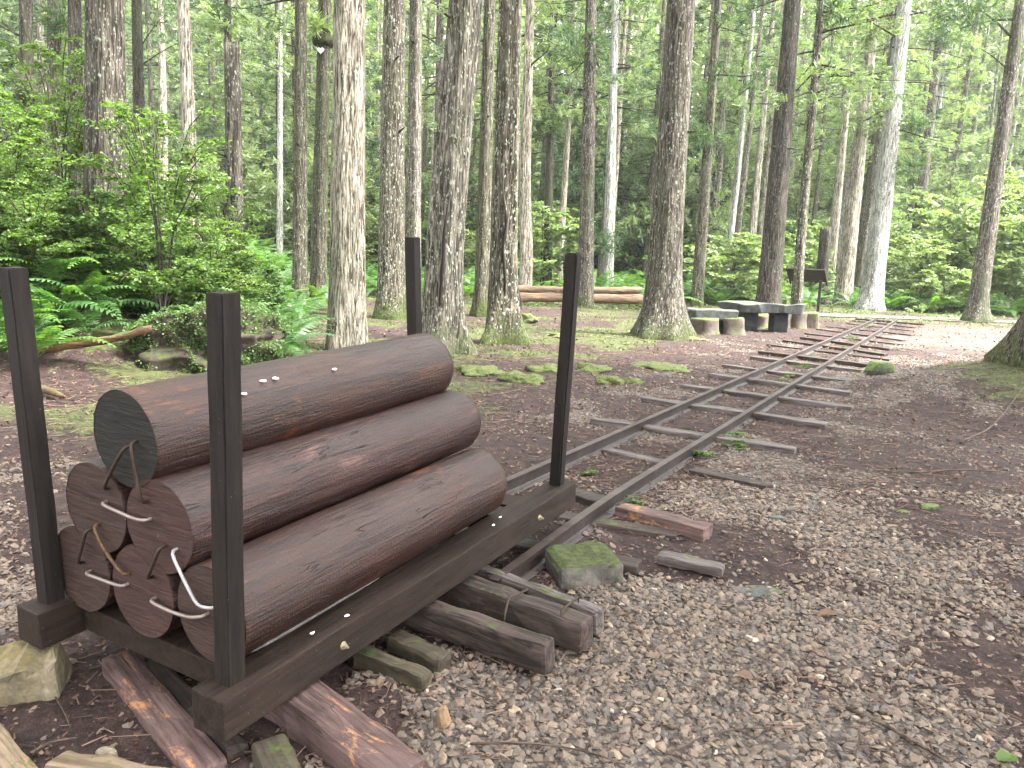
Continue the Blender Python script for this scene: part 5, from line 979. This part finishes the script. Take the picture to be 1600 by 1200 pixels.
# leaf litter and wood chips
rng = np.random.default_rng(5); LA = Acc()
CH = np.array([[-.5, 0, 0], [.5, .1, 0], [.35, 1, .22], [-.3, .95, .16]]); CHF = np.array([[0, 1, 2, 3]])
for n, d0, d1, s0, s1, pw in ((16000, 2.0, 6.5, .008, .026, .7), (26000, 6, 16, .014, .045, .8), (12000, 15, 32, .03, .08, .9)):
    x, y = scatter(n, d0, d1, rng, pw); g_, m_, p_ = masks(x, y); keep = rng.random(n) < np.clip(1.05 - g_ * .8 - m_ * .55, .18, 1); x, y = x[keep], y[keep]; N = len(x); sz = rng.uniform(s0, s1, N)
    Rm = rot_rand(N, .28, rng) * np.stack([sz * rng.uniform(.25, .8, N), sz, sz], -1)[:, None, :]; V, Fc = inst(CH, CHF, Rm, np.stack([x, y, terrain(x, y) + .008 + .3 * s0], -1)); LA.add(V, Fc)
tag(link('leaf_litter', LA.mesh('leaf_litter', M['litter'])), 'dry brown leaf scraps and wood chips over the soil', None, None, 'stuff')
# fine twigs and needles
TA = Acc(); rng = np.random.default_rng(6); STK = np.array([[-1, 0, 0], [1, 0, 0], [0, 0, 1.2], [-.6, 1, 0.3], [.6, 1, .3], [0, 1, 1.1]]); STF = np.array([[0, 1, 4, 3], [1, 2, 5, 4], [2, 0, 3, 5]])
for n, d0, d1, L0, L1, th in ((5200, 2.0, 7, .03, .16, .0024), (13000, 5, 16, .05, .28, .0034), (1400, 14, 30, .15, .5, .007)):
    x, y = scatter(n, d0, d1, rng, .8); g_, m_, p_ = masks(x, y); cl = fbm(x * 1.1 + 9, y * 1.1, 3); keep = rng.random(n) < np.clip((cl - .35) * 3.2, .05, 1); x, y = x[keep], y[keep]; N = len(x); L = L0 + (L1 - L0) * rng.random(N) ** 2
    Rm = (rot_z(rng.random(N) * 6.283) @ rot_x(rng.normal(0, .06, N))) * np.stack([th * rng.uniform(.6, 1.8, N), L, th * rng.uniform(.8, 1.5, N)], -1)[:, None, :]; V, Fc = inst(STK, STF, Rm, np.stack([x, y, terrain(x, y) + .010], -1)); TA.add(V, Fc)
tag(link('twig_litter', TA.mesh('twig_litter', M['twig'])), 'scattered thin twigs and needles on the ground', None, None, 'stuff')
# moss and creeping ground cover
CA = Acc(); rng = np.random.default_rng(8)
for n, d0, d1, s0, s1, pw in ((45000, 6.0, 15, .012, .028, .8), (60000, 13, 31, .02, .05, .9), (20000, 28, 40, .05, .11, 1)):
    x, y = scatter(n, d0, d1, rng, pw); g_, m_, p_ = masks(x, y); nn = fbm(x * 3.1, y * 3.1, 3); s_, tt_ = track_s(x, y); onp = (np.abs(y - 29.5) < 1.0) & (x > 8) & (x < 24); keep = (rng.random(n) < np.clip((m_ - .25) * 1.5, 0, 1)) & (nn > .40) & ~onp; x, y = x[keep], y[keep]; N = len(x); sz = rng.uniform(s0, s1, N)
    Rm = rot_rand(N, .5, rng) * np.stack([sz * .8, sz, sz], -1)[:, None, :]; V, Fc = inst(CH, CHF, Rm, np.stack([x, y, terrain(x, y) + sz * rng.uniform(0, .35, N)], -1)); CA.add(V, Fc)
# creeping leaves over the boulder's top and sides
bmx = np.array(bo.matrix_world if False else Matrix.LocRotScale(bo.location, bo.rotation_euler, None)); co = np.empty(len(bo.data.vertices) * 3); bo.data.vertices.foreach_get('co', co); co = co.reshape(-1, 3)
pk = rng.integers(0, len(co), 42000); P = co[pk] * (1 + rng.uniform(.0, .06, (len(pk), 1))) + rng.normal(0, .02, (len(pk), 3)); P = P[(fbm(P[:, 0] * 2.6 + 3, P[:, 1] * 2 + P[:, 2] * 3.5, 3) + .36 * P[:, 2] > .50)]; N = len(P); Rm = rot_rand(N, .6, rng) * rng.uniform(.018, .045, N)[:, None, None]; V, Fc = inst(LEAF, LEAFF, Rm, P)
iv = np_mesh('ivy', V, Fc, M['leaf_mid']); io = link('ivy', iv); io.parent = bo; io['kind'] = 'stuff'
tag(link('moss_cover', CA.mesh('moss_cover', M['cover'])), 'low moss and creeping green leaves over the damp ground', None, None, 'stuff')

# sticks big enough to single out
STICKS = [([(1325, 1085), (1400, 1120), (1485, 1168)], .009, 'long dark straight stick lying in the gravel at lower right'),
    ([(1040, 1150), (1120, 1115), (1260, 1108)], .004, 'thin pale stick among gravel below the long dark stick'),
    ([(898, 930), (925, 940), (960, 944), (1000, 938)], .006, 'reddish curved twig in front of the flat mossy rock'),
    ([(905, 1040), (925, 1010), (942, 985)], .006, 'grey stick leaning on the end of the stapled sleeper'),
    ([(712, 968), (722, 990), (735, 1020), (748, 1035)], .006, 'dark crooked twig across the rounded sleeper'),
    ([(705, 1042), (760, 1065), (800, 1078)], .004, 'thin dark twig in gravel below the rounded sleeper'),
    ([(735, 1132), (830, 1128), (920, 1142), (985, 1165)], .005, 'long thin bent twig on the gravel at bottom centre'),
    ([(80, 945), (40, 925), (0, 905)], .005, 'dark twig on the gravel left of the left beam'),
    ([(1420, 740), (1500, 735), (1560, 738)], .010, 'dark stick lying across the path near the mossy tree foot'),
    ([(1500, 690), (1550, 668), (1600, 640)], .012, 'dark root like stick near the huge tree foot at right edge'),
    ([(85, 1060), (100, 1085), (108, 1105)], .004, 'short thin twig in the mud below the propping rock'),
    ([(45, 1145), (75, 1128), (120, 1120)], .006, 'brown stick in the mud before the pale boards')]
for pts, r, lab in STICKS:
    P = []
    for (x, y) in pts: g = G(x, y, 0); P.append([g[0], g[1], TZ(g[0], g[1]) + r + .012])
    P = np.array(P); s_ = np.linspace(0, 1, 9); cu = np.linspace(0, 1, len(P)); P = np.stack([np.interp(s_, cu, P[:, i]) for i in range(3)], -1); P[1:-1] = P[1:-1] * .5 + (P[:-2] + P[2:]) * .25
    o0 = P[0].copy(); tag(link('stick', tube_mesh('stick', P - o0, r * (1 - .5 * s_), M['stick'], 6), None, Matrix.Translation(o0)), lab, 'stick', 'sticks on the ground')
def leafthing(px, size, mat, lab, rz):
    g = G(*px); V, Fc = inst(LEAF, LEAFF, rot_z(np.array([rz])) * size, np.zeros((1, 3))); o = link('fallen_leaf', np_mesh('fallen_leaf', V, Fc, M[mat])); o.location = (g[0], g[1], TZ(g[0], g[1]) + .03); tag(o, lab, 'leaf')
leafthing((1590, 1165), .09, 'leaf_bright', 'fresh green leaf lying on the path at the right edge', 1.9)
leafthing((1180, 1040), .09, 'litter', 'curled reddish leaf on the gravel at lower centre right', .9)
leafthing((1310, 950), .10, 'needle_dead', 'dull purplish leaf lying flat on the gravel', 1.7)


# ------------------------------------------------------------------ the damp air of the forest
bm = bmesh.new(); bmesh.ops.create_cube(bm, size=1.0)
for v in bm.verts: v.co = Vector((v.co.x * 320, 130 + v.co.y * 380, 26 + v.co.z * 64))
me = bpy.data.meshes.new('haze'); bm.to_mesh(me); bm.free(); hz = tag(link('haze', me), 'thin pale haze among the trees', None, None, 'stuff')
hm_ = bpy.data.materials.new('haze'); hm_.use_nodes = True; hm_.node_tree.nodes.clear(); ho = hm_.node_tree.nodes.new('ShaderNodeOutputMaterial'); hv = hm_.node_tree.nodes.new('ShaderNodeVolumePrincipled')
hv.inputs['Color'].default_value = (0.92, 0.97, 0.92, 1); hv.inputs['Density'].default_value = 0.0004; hv.inputs['Anisotropy'].default_value = 0.2
hm_.node_tree.links.new(hv.outputs[0], ho.inputs['Volume']); me.materials.append(hm_)

# ------------------------------------------------------------------ twins in the undergrowth get their own words
byl = {}
for o in COL.objects:
    if o.parent is None and o.get('group') in ('distant cedar trunks in the forest', 'round shrubs behind the path at right', 'pale shrubs behind the clearing', 'understory shrubs far behind', 'bright saplings on the left bank', 'leafy shrubs on the left bank', 'dark broadleaf plants on the left bank', 'ferns on the left bank', 'ferns behind the boulder', 'weeds beside the rails', 'ferns behind the snapped trunk', 'white petals fallen on the topmost log', 'white petals on the side beam', 'ferns in the undergrowth behind the clearing'): byl.setdefault((o['group'], o['label']), []).append(o)
ORD = ['first', 'second', 'third', 'fourth', 'fifth', 'sixth', 'seventh', 'eighth', 'ninth', 'tenth', 'eleventh', 'twelfth', 'thirteenth']
for (g_, l_), os_ in byl.items():
    if 1 < len(os_) <= 13:
        os_.sort(key=lambda o: o.location.x / o.location.y)
        for i, o in enumerate(os_):
            wd = (('left one', 'right one')[i] if len(os_) == 2 else ORD[i] + ' from left'); o['label'] = l_ + ', ' + wd if len((l_ + ' ' + wd).split()) <= 16 else l_
